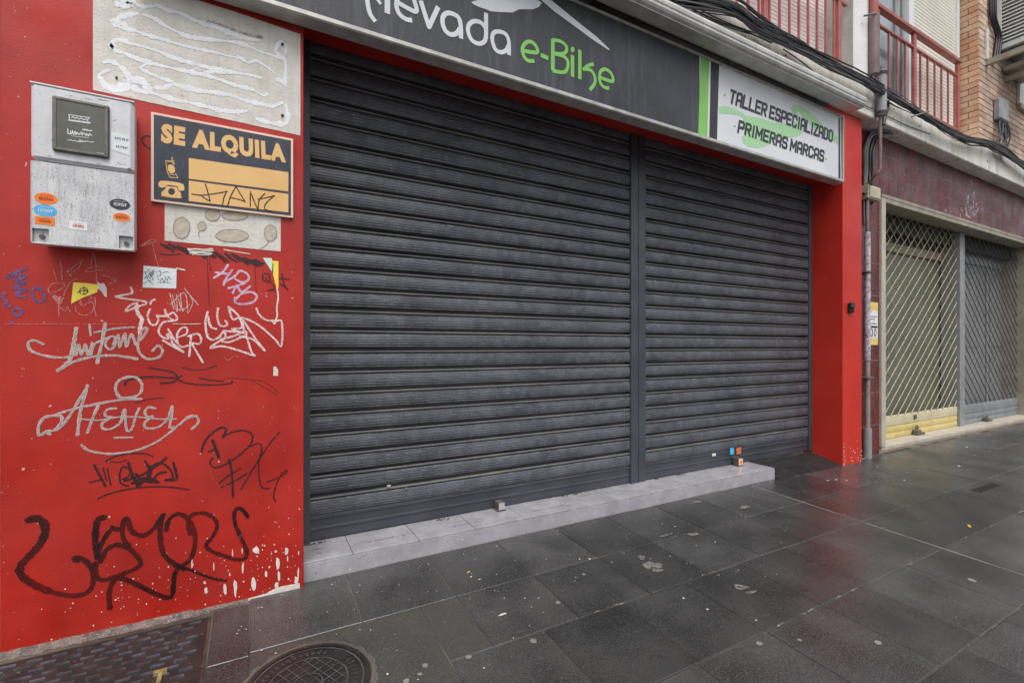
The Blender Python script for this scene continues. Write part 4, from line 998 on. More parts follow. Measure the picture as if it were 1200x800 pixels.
for x_ in (cx0+.036, cx1-.034):
    mb = MB(); mb.tube([(x_, CY+.014, cz0+.034), (x_, CY+.0235, cz0+.034)], .011, 10); part('screw', mb, m_lockdk, cab)
mb = MB(); mb.tube([(cx1-.018, CY-.006, czs+.016), (cx1-.018, CY+.002, czs+.016)], .008, 8); part('screw', mb, m_lockdk, cab)
q0, q1, q2, q3 = [W(*p, CY) for p in ((62, 113), (129, 125), (129.5, 186), (64, 179))]
px0, px1, pz0, pz1 = q0[0], q1[0], (q2[1]+q3[1])/2, (q0[1]+q1[1])/2
mb = MB(); mb.box(px0, px1, CY-.016, CY-.001, pz0, pz1, .007); pl = part('plate', mb, m_plate, cab)
t = .017
for (a, e, c_, d_) in ((px0+.004, px1-.004, pz1-t, pz1-.006), (px0+.004, px1-.004, pz0+.006, pz0+t), (px0+.005, px0+t, pz0+t+.001, pz1-t-.001), (px1-t, px1-.005, pz0+t+.001, pz1-t-.001)):
    mb = MB(); mb.box(a, e, CY-.0195, CY-.0155, c_, d_, .0015); part('rim', mb, m_platerim, cab, pl)
Am = lambda p: W(55+p[0]/8, 105+p[1]/8, CY-.017)
mb = MB(); yp = CY-.0172
for st, wd_ in (([(205, 235), (290, 250), (400, 265)], .004), ([(208, 288), (300, 300), (402, 315)], .0075), ([(208, 238), (212, 290)], .0035), ([(398, 262), (375, 292), (402, 314)], .0035),
                ([(232, 262), (246, 256), (262, 272), (280, 262), (300, 280), (320, 268), (345, 286), (370, 276)], .004),
                ([(335, 375), (350, 382), (355, 372), (372, 386), (380, 378), (395, 388), (420, 384)], .005),
                ([(196, 372), (198, 415), (215, 418)], .0045), ([(222, 392), (225, 420), (240, 402), (238, 385), (252, 424), (262, 395)], .004), ([(270, 398), (272, 425), (285, 404), (300, 425), (318, 408)], .004),
                ([(325, 398), (328, 430), (342, 408), (330, 412)], .004), ([(350, 410), (368, 434), (372, 412), (392, 436), (400, 414), (422, 432)], .004),
                ([(232, 435), (300, 444), (392, 452)], .0025), ([(196, 470), (210, 476), (225, 472), (245, 484), (260, 478), (290, 490), (310, 482), (345, 490), (375, 484), (410, 494), (440, 492)], .0035),
                ([(310, 470), (312, 494), (330, 478), (336, 496)], .003), ([(470, 590), (500, 598), (535, 602)], .002)):
    ribbon(mb, [Am(p) for p in st], wd_, yp, smooth=False)
part('worn_print', mb, m_white, cab, pl, kind='stuff')
# loose wear marks on the covers
mb = MB()
for _ in range(70):
    x_ = random.uniform(cx0+.04, cx1-.03); z_ = random.uniform(cz0+.09, czs-.03); ribbon(mb, [(x_, z_), (x_+random.uniform(-.002, .002), z_-random.uniform(.004, .022))], .0012, CY+.0036, smooth=False)
for _ in range(14):
    x_ = random.uniform(cx0+.02, cx1-.03); z_ = random.choice([random.uniform(pz1+.01, cz1-.02), random.uniform(czs+.01, pz0-.008)]); ribbon(mb, [(x_, z_), (x_+random.uniform(.005, .03), z_-random.uniform(-.003, .006))], .002, CY-.0028, smooth=False)
part('scuff', mb, mat('scuff_grey', rgb(112, 106, 104), None, rough=(.7, .7), alpha=(80, .36, .5)), cab, kind='stuff')
# stickers on the cabinet (crop 30,215 x8.89)
Sm = lambda p: W(30+p[0]/8.89, 215+p[1]/8.89, CY)
def oval(cx, cy, w_, h_, mb_, y, tilt=.12, rect=False, n=26):
    pts = []
    if rect: pts = [Sm((cx+sx*w_/2, cy+sy*h_/2+sx*w_/2*tilt)) for (sx, sy) in ((-1, -1), (-1, 1), (1, 1), (1, -1))]
    else: pts = [Sm((cx+w_/2*math.cos(-2*math.pi*i/n), cy+h_/2*math.sin(-2*math.pi*i/n)+w_/2*math.cos(-2*math.pi*i/n)*tilt)) for i in range(n)]
    mb_.prism(pts, y-.0008, y)
def squiggle(mb_, cx, cy, w_, h_, mp, y, wd_, n=9, tilt=.12):
    for i in range(n):
        x_ = cx-w_/2+w_*(i+.5)/n; hh = h_/2*random.uniform(.6, 1); yb = cy+(x_-cx)*tilt
        ribbon(mb_, [mp((x_, yb-hh)), mp((x_+random.uniform(-3, 3), yb+hh))], wd_, y, smooth=False)
        if random.random() < .7: ribbon(mb_, [mp((x_, yb+random.choice([-1, 0, 1])*hh*.8)), mp((x_+w_/n*.7, yb+random.choice([-1, 0, 1])*hh*.8))], wd_*.8, y, smooth=False)
def sticker(label, cx, cy, w_, h_, mt, mt2, rect=False, rim=None, y=CY+.0035):
    p0 = Sm((cx, cy)); root = thing('sticker', label, 'sticker', (p0[0], y, p0[1]), 'stickers on the utility cabinet')
    b = MB(); oval(cx, cy, w_, h_, b, y, rect=rect); part('backing', b, rim or mt, root)
    if rim: b = MB(); oval(cx, cy, w_*.9, h_*.82, b, y-.001, rect=rect); part('face', b, mt, root)
    b = MB(); squiggle(b, cx, cy+2, w_*.62, h_*.34, Sm, y-.0024, .0022)
    ribbon(b, [Sm((cx-w_*.25, cy-h_*.28-w_*.03)), Sm((cx+w_*.25, cy-h_*.28+w_*.03))], .0015, y-.0024, smooth=False)
    part('print', b, mt2, root)
m_blkst = mat('black_sticker', rgb(52, 54, 66), None, rough=(.4, .4))
sticker('upper left orange oval sticker on the cabinet, above the blue one', 210, 155, 240, 120, m_orange, m_reddk)
sticker('light blue oval sticker at the left of the cabinet', 202, 280, 245, 120, m_blue, m_white)
sticker('orange rectangular sticker below the blue oval sticker', 198, 388, 205, 80, m_orange, m_reddk, rect=True)
sticker('black and white oval sticker at the right of the cabinet', 980, 216, 215, 112, m_blkst, m_white)
sticker('orange oval sticker under the black and white oval one', 1000, 350, 205, 108, m_orange, m_reddk, rim=m_white)
sticker('small white sticker with red print low on the cabinet', 545, 440, 190, 85, m_paper, mat('red_print', rgb(206, 70, 70), None, rough=(.5, .5)), rect=True)
p0 = W(135, 165, CY); lb = thing('torn_label', 'torn silvery label beside the dark plate of the cabinet', 'label', (p0[0], CY-.003, p0[1]), None)
mb = MB(); mb.prism([Am(p) for p in [(598, 385), (596, 555), (770, 610), (768, 425)]], CY-.0035, CY-.0025); part('backing', mb, m_paper, lb)
mb = MB(); squiggle(mb, 690, 455, 130, 30, Am, CY-.0042, .003, 6, .2); squiggle(mb, 690, 530, 110, 24, Am, CY-.0042, .003, 5, .2); part('print', mb, mat('teal_print', rgb(70, 110, 130), None, rough=(.5, .5)), lb)
mb = MB(); blob(mb, 48, 462, 30, 55, Am, CY-.0035, 10, .35); solo('paint_dab', mb, mat('blue_dab', rgb(66, 112, 150), None, rough=(.5, .5)), 'small blue paint dab on the cabinet left of the plate', 'paint dab')

# ---- plaster patches left by removed posters
Pm = cropmap(100, 0, 4.615, 0)
gp = thing('plaster_patch', 'large unpainted plaster patch with wavy white glue lines', 'plaster patch', (-.23, 0, 3.1), 'unpainted patches on the red wall')
mb = MB(); X0_, X1_ = W(109, 50, 0)[0], W(352, 100, 0)[0]; ztop_l = 3.47
mb.prism([(X0_, 2.838), (X1_, 2.812), (X1_, 3.442), (X1_-.35, 3.462), (X0_, 3.475)], -.002, 0); part('plaster', mb, m_plaster, gp)
GK = [0]
def glue(pts, w_, amp=.004, mt=m_glue, y=-.0035):
    """wavy bead with thickness"""
    P = catmull([Pm(p) for p in pts], 12)
    b = MB(); top = []; n = len(P)
    dens = []
    for i in range(n-1):
        d_ = math.hypot(P[i+1][0]-P[i][0], P[i+1][1]-P[i][1]); k = max(1, int(d_/.006))
        for j in range(k): dens.append((P[i][0]+(P[i+1][0]-P[i][0])*j/k, P[i][1]+(P[i+1][1]-P[i][1])*j/k))
    P = dens; n = len(P); rows_ = []
    wA = wB = 1; GK[0] += 1; y2 = -.0027-.00003*GK[0]; sh_ = []
    for i in range(n):
        a, c_ = P[max(i-1, 0)], P[min(i+1, n-1)]; L_ = math.hypot(c_[0]-a[0], c_[1]-a[1]) or 1; tx_, tz_ = (c_[0]-a[0])/L_, (c_[1]-a[1])/L_
        if i % 7 == 0: wA, wB = wB, random.uniform(.55, 1.45)
        e = .45+.55*math.sin(math.pi*min(1, max(0, (i+1)/n)))**.3
        h = w_*(.62 if w_ < .025 else .55)*((wA*(7-i % 7)+wB*(i % 7))/7)*e*random.uniform(.7, 1.25); h = max(h, .002)
        rows_.append([(P[i][0]-tz_*h, -.0021, P[i][1]+tx_*h), (P[i][0]-tz_*h*.9, y2, P[i][1]+tx_*h*.9), (P[i][0]+tz_*h*.9, y2, P[i][1]-tx_*h*.9), (P[i][0]+tz_*h, -.0021, P[i][1]-tx_*h)])
    vs = [v for r_ in rows_ for v in r_]
    b.add(vs, [(4*i+j, 4*i+j+1, 4*i+4+j+1, 4*i+4+j) for i in range(n-1) for j in range(3)], False)
    b.m = 1  # ragged dark contour: grime together with the bead's painted shadow
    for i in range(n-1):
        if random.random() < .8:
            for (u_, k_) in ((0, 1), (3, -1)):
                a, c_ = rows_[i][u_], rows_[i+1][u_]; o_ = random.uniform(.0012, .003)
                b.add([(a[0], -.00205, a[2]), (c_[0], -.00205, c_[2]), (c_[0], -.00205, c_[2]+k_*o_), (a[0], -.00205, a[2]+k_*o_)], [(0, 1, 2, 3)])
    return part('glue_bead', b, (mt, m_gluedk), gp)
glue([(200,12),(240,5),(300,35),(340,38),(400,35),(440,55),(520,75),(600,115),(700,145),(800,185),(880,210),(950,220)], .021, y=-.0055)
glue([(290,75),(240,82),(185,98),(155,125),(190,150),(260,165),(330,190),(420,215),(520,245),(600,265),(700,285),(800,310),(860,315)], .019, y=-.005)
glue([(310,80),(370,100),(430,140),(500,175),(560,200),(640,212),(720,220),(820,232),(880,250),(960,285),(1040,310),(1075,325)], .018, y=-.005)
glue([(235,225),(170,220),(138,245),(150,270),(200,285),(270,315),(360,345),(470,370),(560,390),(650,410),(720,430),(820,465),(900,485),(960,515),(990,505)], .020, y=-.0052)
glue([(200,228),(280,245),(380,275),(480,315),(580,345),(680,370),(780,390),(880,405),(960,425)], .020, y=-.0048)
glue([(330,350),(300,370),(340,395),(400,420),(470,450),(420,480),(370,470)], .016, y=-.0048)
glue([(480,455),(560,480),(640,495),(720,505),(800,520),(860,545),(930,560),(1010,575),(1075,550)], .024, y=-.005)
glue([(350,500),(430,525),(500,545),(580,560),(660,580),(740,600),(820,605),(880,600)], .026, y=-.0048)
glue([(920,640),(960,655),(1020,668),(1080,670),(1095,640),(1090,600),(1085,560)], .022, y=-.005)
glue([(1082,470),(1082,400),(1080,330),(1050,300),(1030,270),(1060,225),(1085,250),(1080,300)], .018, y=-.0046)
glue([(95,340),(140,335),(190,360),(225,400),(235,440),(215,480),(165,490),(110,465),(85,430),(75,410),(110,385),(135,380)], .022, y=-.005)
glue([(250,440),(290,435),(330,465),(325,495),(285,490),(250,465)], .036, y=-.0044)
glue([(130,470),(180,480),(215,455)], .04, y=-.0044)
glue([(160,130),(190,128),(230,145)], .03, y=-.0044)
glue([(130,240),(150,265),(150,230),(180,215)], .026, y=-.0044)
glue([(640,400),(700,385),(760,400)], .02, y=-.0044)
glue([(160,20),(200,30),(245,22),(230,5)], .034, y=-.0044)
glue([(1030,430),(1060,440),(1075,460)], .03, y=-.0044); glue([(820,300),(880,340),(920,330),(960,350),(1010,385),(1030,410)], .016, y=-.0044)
# soot-dark fringe over the top bead
mb = MB(); pts = [(640,120),(700,130),(760,150),(830,180),(880,195),(930,205),(955,210)]
for i in range(90):
    t_ = random.random()*(len(pts)-1); k = int(t_); f_ = t_-k; a = pts[k]; c_ = pts[min(k+1, len(pts)-1)]
    x_, y_ = a[0]+(c_[0]-a[0])*f_, a[1]+(c_[1]-a[1])*f_
    ribbon(mb, [Pm((x_, y_)), Pm((x_+random.uniform(-3, 6), y_-random.uniform(4, 12)))], .0022, -.0062, smooth=False)
part('grime', mb, m_gluedk, gp, kind='stuff')
mb = MB()
for c in ((170, 425), (1066, 243), (1066, 628)): blob(mb, c[0], c[1], 15, 17, Pm, -.0064, 10, .1)
part('screw_hole', mb, m_black, gp)
Gm = lambda p, Y=0: W(165+p[0]/4.21, 120+p[1]/4.21, Y)
gp2 = thing('plaster_patch', 'small unpainted patch with round glue spots below the rental sign', 'plaster patch', (-.13, 0, 2.2), 'unpainted patches on the red wall')
mb = MB(); mb.prism([Gm(p) for p in [(118, 470), (118, 682), (300, 700), (470, 715), (690, 735), (690, 560)]], -.002, 0); part('plaster', mb, m_plaster, gp2)
def ring(cx, cy, w_, h_, tail=None):
    b = MB(); n = 22
    b.prism([Gm((cx+w_/2*math.cos(-2*math.pi*i/n), cy+h_/2*math.sin(-2*math.pi*i/n))) for i in range(n)], -.0035, -.002); part('glue_spot', b, m_gluering, gp2)
    b = MB(); ribbon(b, [Gm((cx+w_/2*math.cos(-2*math.pi*i/n)*random.uniform(.97, 1.03), cy+h_/2*math.sin(-2*math.pi*i/n))) for i in range(n+1)], .0035, -.0038)
    if tail: ribbon(b, [Gm(p) for p in tail], .0035, -.0038)
    part('glue_edge', b, m_gluedk, gp2)
ring(202, 620, 80, 105); ring(302, 612, 42, 44, [(292, 630), (285, 648), (292, 665)]); ring(355, 555, 72, 60); ring(465, 560, 125, 44)
ring(450, 658, 160, 62); ring(640, 645, 62, 80, [(632, 685), (618, 705), (590, 722)])

# ---- rental sign
aq = [Gm(p, -.02) for p in ((50, 45), (752, 182), (752, 570), (52, 488))]
rs = thing('rental_sign', 'navy and cream SE ALQUILA rental sign fixed to the red wall', 'sign', ((aq[0][0]+aq[1][0])/2, -.02, (aq[0][1]+aq[2][1])/2))
ax0_, ax1_ = aq[0][0], aq[1][0]; azt, azb = (aq[0][1]+aq[1][1])/2, (aq[2][1]+aq[3][1])/2
mb = MB(); mb.box(ax0_, ax1_, -.021, -.006, azb, azt, .002); part('board', mb, m_creamrim, rs)
mb = MB(); e = .013; mb.box(ax0_+e, ax1_-e, -.0225, -.0208, azb+e, azt-e); part('face', mb, m_navy, rs)
Gs = lambda p: Gm(p, -.023)
mb = MB(); q = [Gs(p) for p in ((102, 102), (98, 214), (712, 208), (718, 314))]
vs, fs = None, None
text_quad(mb, 'SE ALQUILA', (q[0][0], q[0][1]), (q[1][0], q[1][1]), (q[2][0], q[2][1]), (q[3][0], q[3][1]), -.0232, .064)
part('lettering', mb, m_cream, rs, label='cream letters SE ALQUILA')
def panel(pts, mt, y, name='panel', **k):
    b = MB(); b.prism([Gs(p) for p in pts], y, y+.0007); return part(name, b, mt, rs, **k)
panel([(237, 275), (237, 377), (728, 440), (728, 345)], m_cream, -.0236)
panel([(237, 386), (237, 487), (728, 543), (728, 452)], m_cream, -.0236)
Tm = lambda p: W(170+p[0]/11.43, 180+p[1]/11.43, -.023)
mb = MB()
poly_tri(mb, [Tm(p) for p in [(180,385),(215,365),(290,368),(380,378),(460,392),(515,415),(528,460),(522,495),(465,500),(440,475),(438,440),(400,432),(310,420),(285,425),(275,445),(240,458),(195,452),(178,425)]], -.0234)
poly_tri(mb, [Tm(p) for p in [(290,430),(320,440),(425,450),(440,490),(480,530),(488,600),(350,590),(218,568),(222,515),(265,480)]], -.0233)
part('telephone_mark', mb, m_cream, rs)
mb = MB(); n = 16; mb.flat([Tm((355+46*math.cos(-2*math.pi*i/n), 508+46*math.sin(-2*math.pi*i/n))) for i in range(n)], -.0237); part('telephone_dial', mb, m_navy, rs)
mb = MB(); yy = -.0236
for st in ([(278, 95), (385, 100), (388, 150)], [(278, 95), (285, 160), (300, 250), (335, 320), (440, 328), (410, 270)], [(362, 45), (362, 95)], [(300, 110), (372, 115), (374, 140)], [(340, 278), (400, 286)]):
    ribbon(mb, [Tm(p) for p in st], .0035, yy, smooth=False)
poly_tri(mb, [Tm(p) for p in [(305,160),(330,148),(375,155),(398,190),(402,245),(370,265),(330,262),(305,215)]], yy+.0002)
part('mobile_phone_mark', mb, m_cream, rs)
mb = MB()
for st in ([(318,402),(330,440),(342,488)], [(252,452),(300,458),(370,450),(425,440)], [(300,462),(330,482),(342,486)], [(425,438),(410,470),(404,508)], [(470,415),(445,460),(428,512)], [(470,415),(490,450),(515,490)], [(440,470),(480,478),(515,490)],
           [(540,452),(540,515)], [(540,440),(560,490),(578,530)], [(578,530),(585,480),(612,450)], [(578,478),(620,470),(660,460)], [(660,460),(620,495),(612,525),(648,538)]):
    ribbon(mb, [Gs(p) for p in st], .006, -.0246, smooth=len(st) > 2)
part('marker_scribble', mb, m_marker, rs, label='black marker scribble across the lower cream panel')
mb = MB(); ribbon(mb, [Gm(p) for p in [(50,172),(30,165),(10,175),(8,195),(25,215),(48,230)]], .008, -.0015); part('graffiti', mb, m_marker, shop, wall, 'black loop poking out left of the rental sign')

# ---- small stickers and papers on the red wall
B_ = lambda p: W(130+p[0]/5.217, 280+p[1]/5.217, 0)
A_ = lambda p: W(0+p[0]/6.316, 290+p[1]/6.316, 0)
p0 = B_((300, 230)); st_ = thing('wall_sticker', 'white sticker with dark teal scrawl on the red wall', 'sticker', (p0[0], -.001, p0[1]))
mb = MB(); mb.prism([B_(p) for p in [(200, 163), (194, 297), (399, 303), (402, 182)]], -.0016, -.0004); part('paper', mb, m_paper, st_)
mb = MB(); mt_t = mat('teal_ink', rgb(50, 84, 96), rgb(70, 100, 110), 40, (.5, .6), alpha=(200, .36, .5))
for _ in range(26):
    x_ = random.uniform(215, 272); y_ = random.uniform(185, 265); ribbon(mb, [B_((x_, y_)), B_((x_+random.uniform(-18, 18), y_+random.uniform(-22, 22)))], .004, -.002, smooth=False)
for st in ([(280,205),(300,195),(305,220),(285,225)], [(318,208),(340,200),(355,205)], [(288,240),(300,262),(312,240),(325,262),(335,238)], [(330,230),(345,255),(352,230),(368,250)], [(290,268),(330,266),(365,268)]):
    ribbon(mb, [B_(p) for p in st], .0035, -.002)
part('print', mb, mt_t, st_)
p0 = A_((620, 330)); st_ = thing('wall_sticker', 'torn yellow sticker with black print on the red wall', 'sticker', (p0[0], -.001, p0[1]))
mb = MB(); mb.prism([A_(p) for p in [(543, 258), (527, 415), (610, 372), (720, 330), (728, 275), (640, 264)]], -.0016, -.0004); part('paper', mb, m_yellow, st_)
mb = MB()
for st in ([(600,345),(590,320),(610,300),(640,300),(650,325),(635,345),(612,345)], [(622,290),(622,350)], [(575,335),(610,318),(650,325)], [(630,310),(655,330)]): ribbon(mb, [A_(p) for p in st], .004, -.002)
part('print', mb, m_ink, st_)
p0 = B_((1000, 180)); st_ = thing('torn_poster', 'torn strip of yellow and mint paper near the shutter', 'paper', (p0[0], -.001, p0[1]))
mb = MB(); mb.prism([B_(p) for p in [(985, 133), (990, 215), (1012, 300), (1024, 300), (1024, 137)]], -.0016, -.0004); part('yellow_strip', mb, m_yellow, st_)
mb = MB(); mb.prism([B_(p) for p in [(928, 115), (990, 208), (984, 118)]], -.0018, -.0005); part('mint_strip', mb, m_mint, st_)
mb = MB(); P = [(1016, 300), (1022, 360), (1014, 420), (1016, 470), (998, 518)]
ribbon(mb, [B_(p) for p in P], .008, -.0014, jit=.4); ribbon(mb, [B_(p) for p in [(985, 495), (1000, 520), (1012, 490)]], .007, -.0016, jit=.4); part('torn_edge', mb, m_chip, st_)
mb = MB(); mb.prism([A_(p) for p in [(722, 252), (720, 300), (752, 325), (775, 362), (790, 368), (790, 300), (768, 262), (742, 268)]], -.0012, -.0004); blob(mb, 758, 300, 22, 30, A_, -.0016, 8, .2)
solo('sticker_remnant', mb, m_chip, 'white torn sticker scrap right of the yellow sticker', 'paper scrap', (A_((755, 310))[0], -.001, A_((755, 310))[1]))
mb = MB(); mb.prism([W(20+p[0]/3.636, 400+p[1]/3.636, 0) for p in [(1092, 108), (1092, 145), (1112, 147), (1112, 120), (1102, 106)]], -.0014, -.0004)
solo('paper_scrap', mb, m_chip, 'tiny white paper scrap low beside the shutter', 'paper scrap', (.18, -.001, 1.2))

# ---- graffiti, traced as paint on the wall plane
def tag(label, mt, mp, strokes, wd_, y=-.0012, taper=False, jit=.2, core=None, k=.88, kind=None):
    b = MB()
    for pas in ((1, 0) if core else (0,)):
        b.m = 0 if not core else 1-pas
        for st in strokes:
            w2 = wd_
            if isinstance(st, tuple): w2, st = st
            ribbon(b, [mp(p) for p in st], w2*k*(1 if b.m == 0 else .5), y-(.0009 if b.m else 0), jit=jit, taper=taper, smooth=len(st) > 2)
    return part('graffiti', b, (mt, core) if core else mt, shop, wall, label, kind)
C_ = lambda p: W(20+p[0]/3.636, 400+p[1]/3.636, 0)
D_ = lambda p: W(90+p[0]/4.615, 490+p[1]/4.615, 0)
E_ = lambda p: W(10+p[0]/4.138, 580+p[1]/4.138, 0)
Q_ = lambda p: W(0+p[0]/3.243, 280+p[1]/3.243, 0)       # crop 0,280
tag('large dark red sprayed tag near the foot of the wall', m_spray, E_, [
    (.05, [(98,118),(140,112),(172,135),(178,180),(150,240),(95,300),(58,345),(62,385),(120,430),(200,465)]), (.036, [(200,465),(290,485),(360,480),(400,450),(412,400),(400,350),(370,315),(335,300),(318,305),(335,318)]),
    (.045, [(462,108),(440,112),(425,150),(422,220),(432,300)]), (.034, [(432,300),(445,250),(470,200),(500,165),(535,165)]), (.026, [(500,150),(520,165),(560,160)]),
    (.036, [(585,245),(560,215),(552,170),(560,125),(575,110),(585,140),(600,175),(650,195),(700,165),(735,115),(750,95)]),
    (.036, [(420,330),(425,385),(450,410),(500,400),(570,375),(630,345),(640,320),(610,280),(570,250),(520,240),(475,265),(445,320)]),
    (.038, [(750,95),(735,150),(740,240),(760,295),(810,335),(850,355)]), (.036, [(765,165),(780,115),(820,90),(860,105),(890,150),(905,200),(900,260),(880,310),(850,335),(810,370),(800,430),(795,480),(770,495),(700,470),(620,430),(550,402),(510,415),(488,470),(492,545)]),
    (.032, [(880,185),(870,130),(890,95),(940,85),(990,105),(1012,145),(990,200),(958,240),(985,270),(1040,290),(1100,310),(1145,305),(1155,270),(1130,210),(1100,140),(1095,85),(1115,62),(1140,75),(1160,105)]),
    (.022, [(830,345),(880,360),(940,385),(1000,405),(1055,412)])], .03, k=.64)
tag('silver marker tag reading ATENEA', m_silver, C_, [
    (.017, [(300,188),(285,240),(268,310),(258,398)]), (.015, [(300,192),(270,240),(215,330),(170,375),(125,382),(140,395)]), (.015, [(125,382),(95,400),(92,360),(115,325),(160,315),(190,320),(185,350),(160,378)]),
    (.014, [(170,310),(230,290),(310,272),(400,255),(470,245),(530,245)]), (.016, [(345,275),(325,320),(300,388)]), (.014, [(420,285),(385,290),(375,315),(405,322)]), (.014, [(400,325),(365,345),(365,370),(400,372),(440,345),(452,300),(460,290)]),
    (.014, [(460,290),(462,340),(470,380),(490,370),(505,320),(520,285)]), (.014, [(590,285),(560,280),(545,300),(555,320),(580,318)]), (.014, [(575,322),(545,345),(550,368),(600,365),(640,330),(660,275),(660,310),(652,365),(690,355),(730,320),(765,320),(772,345),(745,372)]),
    (.013, [(765,318),(720,330),(660,380),(590,430),(500,465),(400,478),(310,465),(275,440)]), (.009, [(270,330),(350,335),(430,322),(520,322),(600,330),(680,330)]), (.013, [(415,410),(490,408)]),
    (.015, [(435,235),(420,205),(430,170),(470,152),(510,155),(532,185),(525,220),(490,238),(440,240)])], .014, core=m_silver2, k=.85)
tag('silver marker tag reading Antone', m_silver, Q_, [
    (.02, [(290,340),(280,400),(262,465),(220,500)]), (.014, [(165,400),(130,385),(108,395),(120,425),(180,445),(240,450),(280,440),(290,405)]), (.016, [(218,498),(270,470),(340,450),(430,442),(520,455)]), (.013, [(290,440),(300,400),(310,440),(325,400),(335,440),(350,395)]),
    (.018, [(400,320),(390,380),(370,470)]), (.012, [(340,325),(345,365)]), (.012, [(360,355),(440,340),(510,335)]), (.013, [(345,440),(360,400),(400,380),(430,370),(440,395),(420,420),(400,400),(415,375)]), (.013, [(430,400),(450,365),(455,410),(475,360),(480,410),(500,362),(515,400)]),
    (.014, [(515,400),(545,370),(560,340),(540,345),(525,390),(530,430),(560,455),(600,450),(618,425),(600,405),(580,425)])], .014, core=m_silver2, k=.85)
tag('pale pink marker tag in two words beside the silver one', m_pink, B_, [
    (.011, [(122,296),(128,330),(60,345),(30,352),(90,365),(200,380),(215,395),(170,412),(92,440),(120,405),(160,395),(158,420)]), (.02, [(155,415),(165,455),(190,490),(180,530),(178,580)]), (.011, [(240,400),(250,378),(270,370)]),
    (.011, [(238,430),(225,470),(240,515),(270,525),(290,495),(280,465)]), (.011, [(330,430),(345,470),(390,498),(405,480),(380,450),(340,470),(290,470)]), (.012, [(380,500),(320,510),(292,560),(310,595),(350,610),(345,580),(370,605),(380,640),(442,690),(320,620)]),
    (.011, [(350,550),(380,600),(410,640)]), (.011, [(410,600),(460,580),(465,545),(430,545),(405,585),(410,640),(440,660),(470,650)]), (.012, [(490,595),(485,640),(480,715)]), (.012, [(470,595),(530,580),(552,610),(540,640),(500,640),(530,700),(562,752)])], .012)
tag('violet and white marker tag reading HEKO', mat('lilac_marker', rgb(190, 150, 186), rgb(222, 190, 206), 30, (.5, .6), alpha=(130, .28, .45)), B_, [
    [(715,160),(680,205),(630,238)], [(640,205),(720,215)], [(740,190),(700,250),(690,280)], [(700,262),(760,225),(790,195),(835,215),(840,250),(800,265),(760,245)], [(720,300),(760,290),(820,270)], [(745,330),(770,290),(800,325),(850,290)],
    [(760,372),(800,335),(860,325),(892,350),(870,385),(810,398),(762,390),(760,360)]], .0135)
tag('angular white crown-like tag near the shutter', m_pink, B_, [
    (.0125, [(592,445),(578,500),(588,590),(620,615),(660,600),(690,565),(700,600),(670,620),(720,630),(800,600),(830,590)]), [(592,470),(610,535),(645,550)], [(655,425),(650,480),(670,530),(712,525),(700,500)], [(720,415),(780,470),(800,540),(740,550),(830,580)],
    [(800,480),(810,540),(830,600),(860,690),(876,712),(780,680),(680,655),(608,665),(680,615),(760,590),(820,560)], [(720,415),(745,490),(800,480),(900,525),(1000,610),(1042,650),(1045,510),(1010,500),(950,495),(905,460),(890,425)], [(800,480),(850,560),(900,630),(940,683),(870,615),(790,595)], [(690,560),(740,565),(830,570)]], .0125)
tag('small violet scrawl at the left edge of the red wall', m_purple, A_, [
    (.018, [(195,155),(120,180),(50,220),(130,200),(190,215),(110,235)]), (.015, [(185,220),(120,260),(190,260),(100,300),(195,310),(120,345),(185,370)]), (.015, [(35,335),(20,370),(50,400),(40,430),(75,435)]), (.014, [(130,450),(100,470),(120,505),(155,500),(160,465),(130,450)]), (.014, [(80,550),(100,560)]),
    (.014, [(300,300),(250,300),(240,350),(270,395),(320,395),(335,360),(310,320),(275,305)])], .015)
tag('thin scratched tag behind the yellow sticker', m_scratch, A_, [
    (.004, [(380,125),(405,190),(420,250)]), (.005, [(447,90),(455,170),(460,240)]), (.005, [(610,95),(550,140),(495,180),(570,165),(605,105)]), (.0045, [(690,35),(672,130)]), (.0045, [(690,35),(710,120),(715,260)]), (.0045, [(635,180),(650,155),(720,140),(785,155)]), (.004, [(635,180),(700,175),(760,165),(730,160)]),
    (.0045, [(760,205),(830,225),(858,245),(810,270)]), (.005, [(470,265),(400,265),(360,300),(370,335),(430,320),(480,285),(470,265)]), (.0045, [(570,230),(520,260),(480,330),(470,380)]), (.005, [(430,380),(438,510)]), (.0045, [(440,430),(480,470),(500,440),(520,480)]),
    (.0055, [(560,435),(565,470),(610,500),(660,490),(700,440),(705,370),(690,385),(670,360)]), (.005, [(615,435),(680,400),(700,460),(712,510)]), (.02, [(400,360),(430,390),(440,410),(450,370)]), (.014, [(590,390),(600,425)])], .004)
tag('thin white scratched arrow under the cabinet', m_scratch, B_, [(.005, [(290,165),(270,100),(245,20),(190,45),(275,15),(245,5),(180,45)])], .004)
tag('small grey scribbled tag right of the white sticker', m_silver, B_, [(.005, [(360,330),(385,430)]), (.005, [(375,340),(405,445),(400,340)]), (.005, [(405,340),(430,420),(425,330)]), (.005, [(365,400),(450,330),(470,450)]), (.005, [(450,300),(500,380),(470,455)]), (.005, [(455,310),(535,405)]), (.005, [(400,430),(440,435),(480,400)]), (.006, [(415,435),(440,425),(440,445)])], .005)
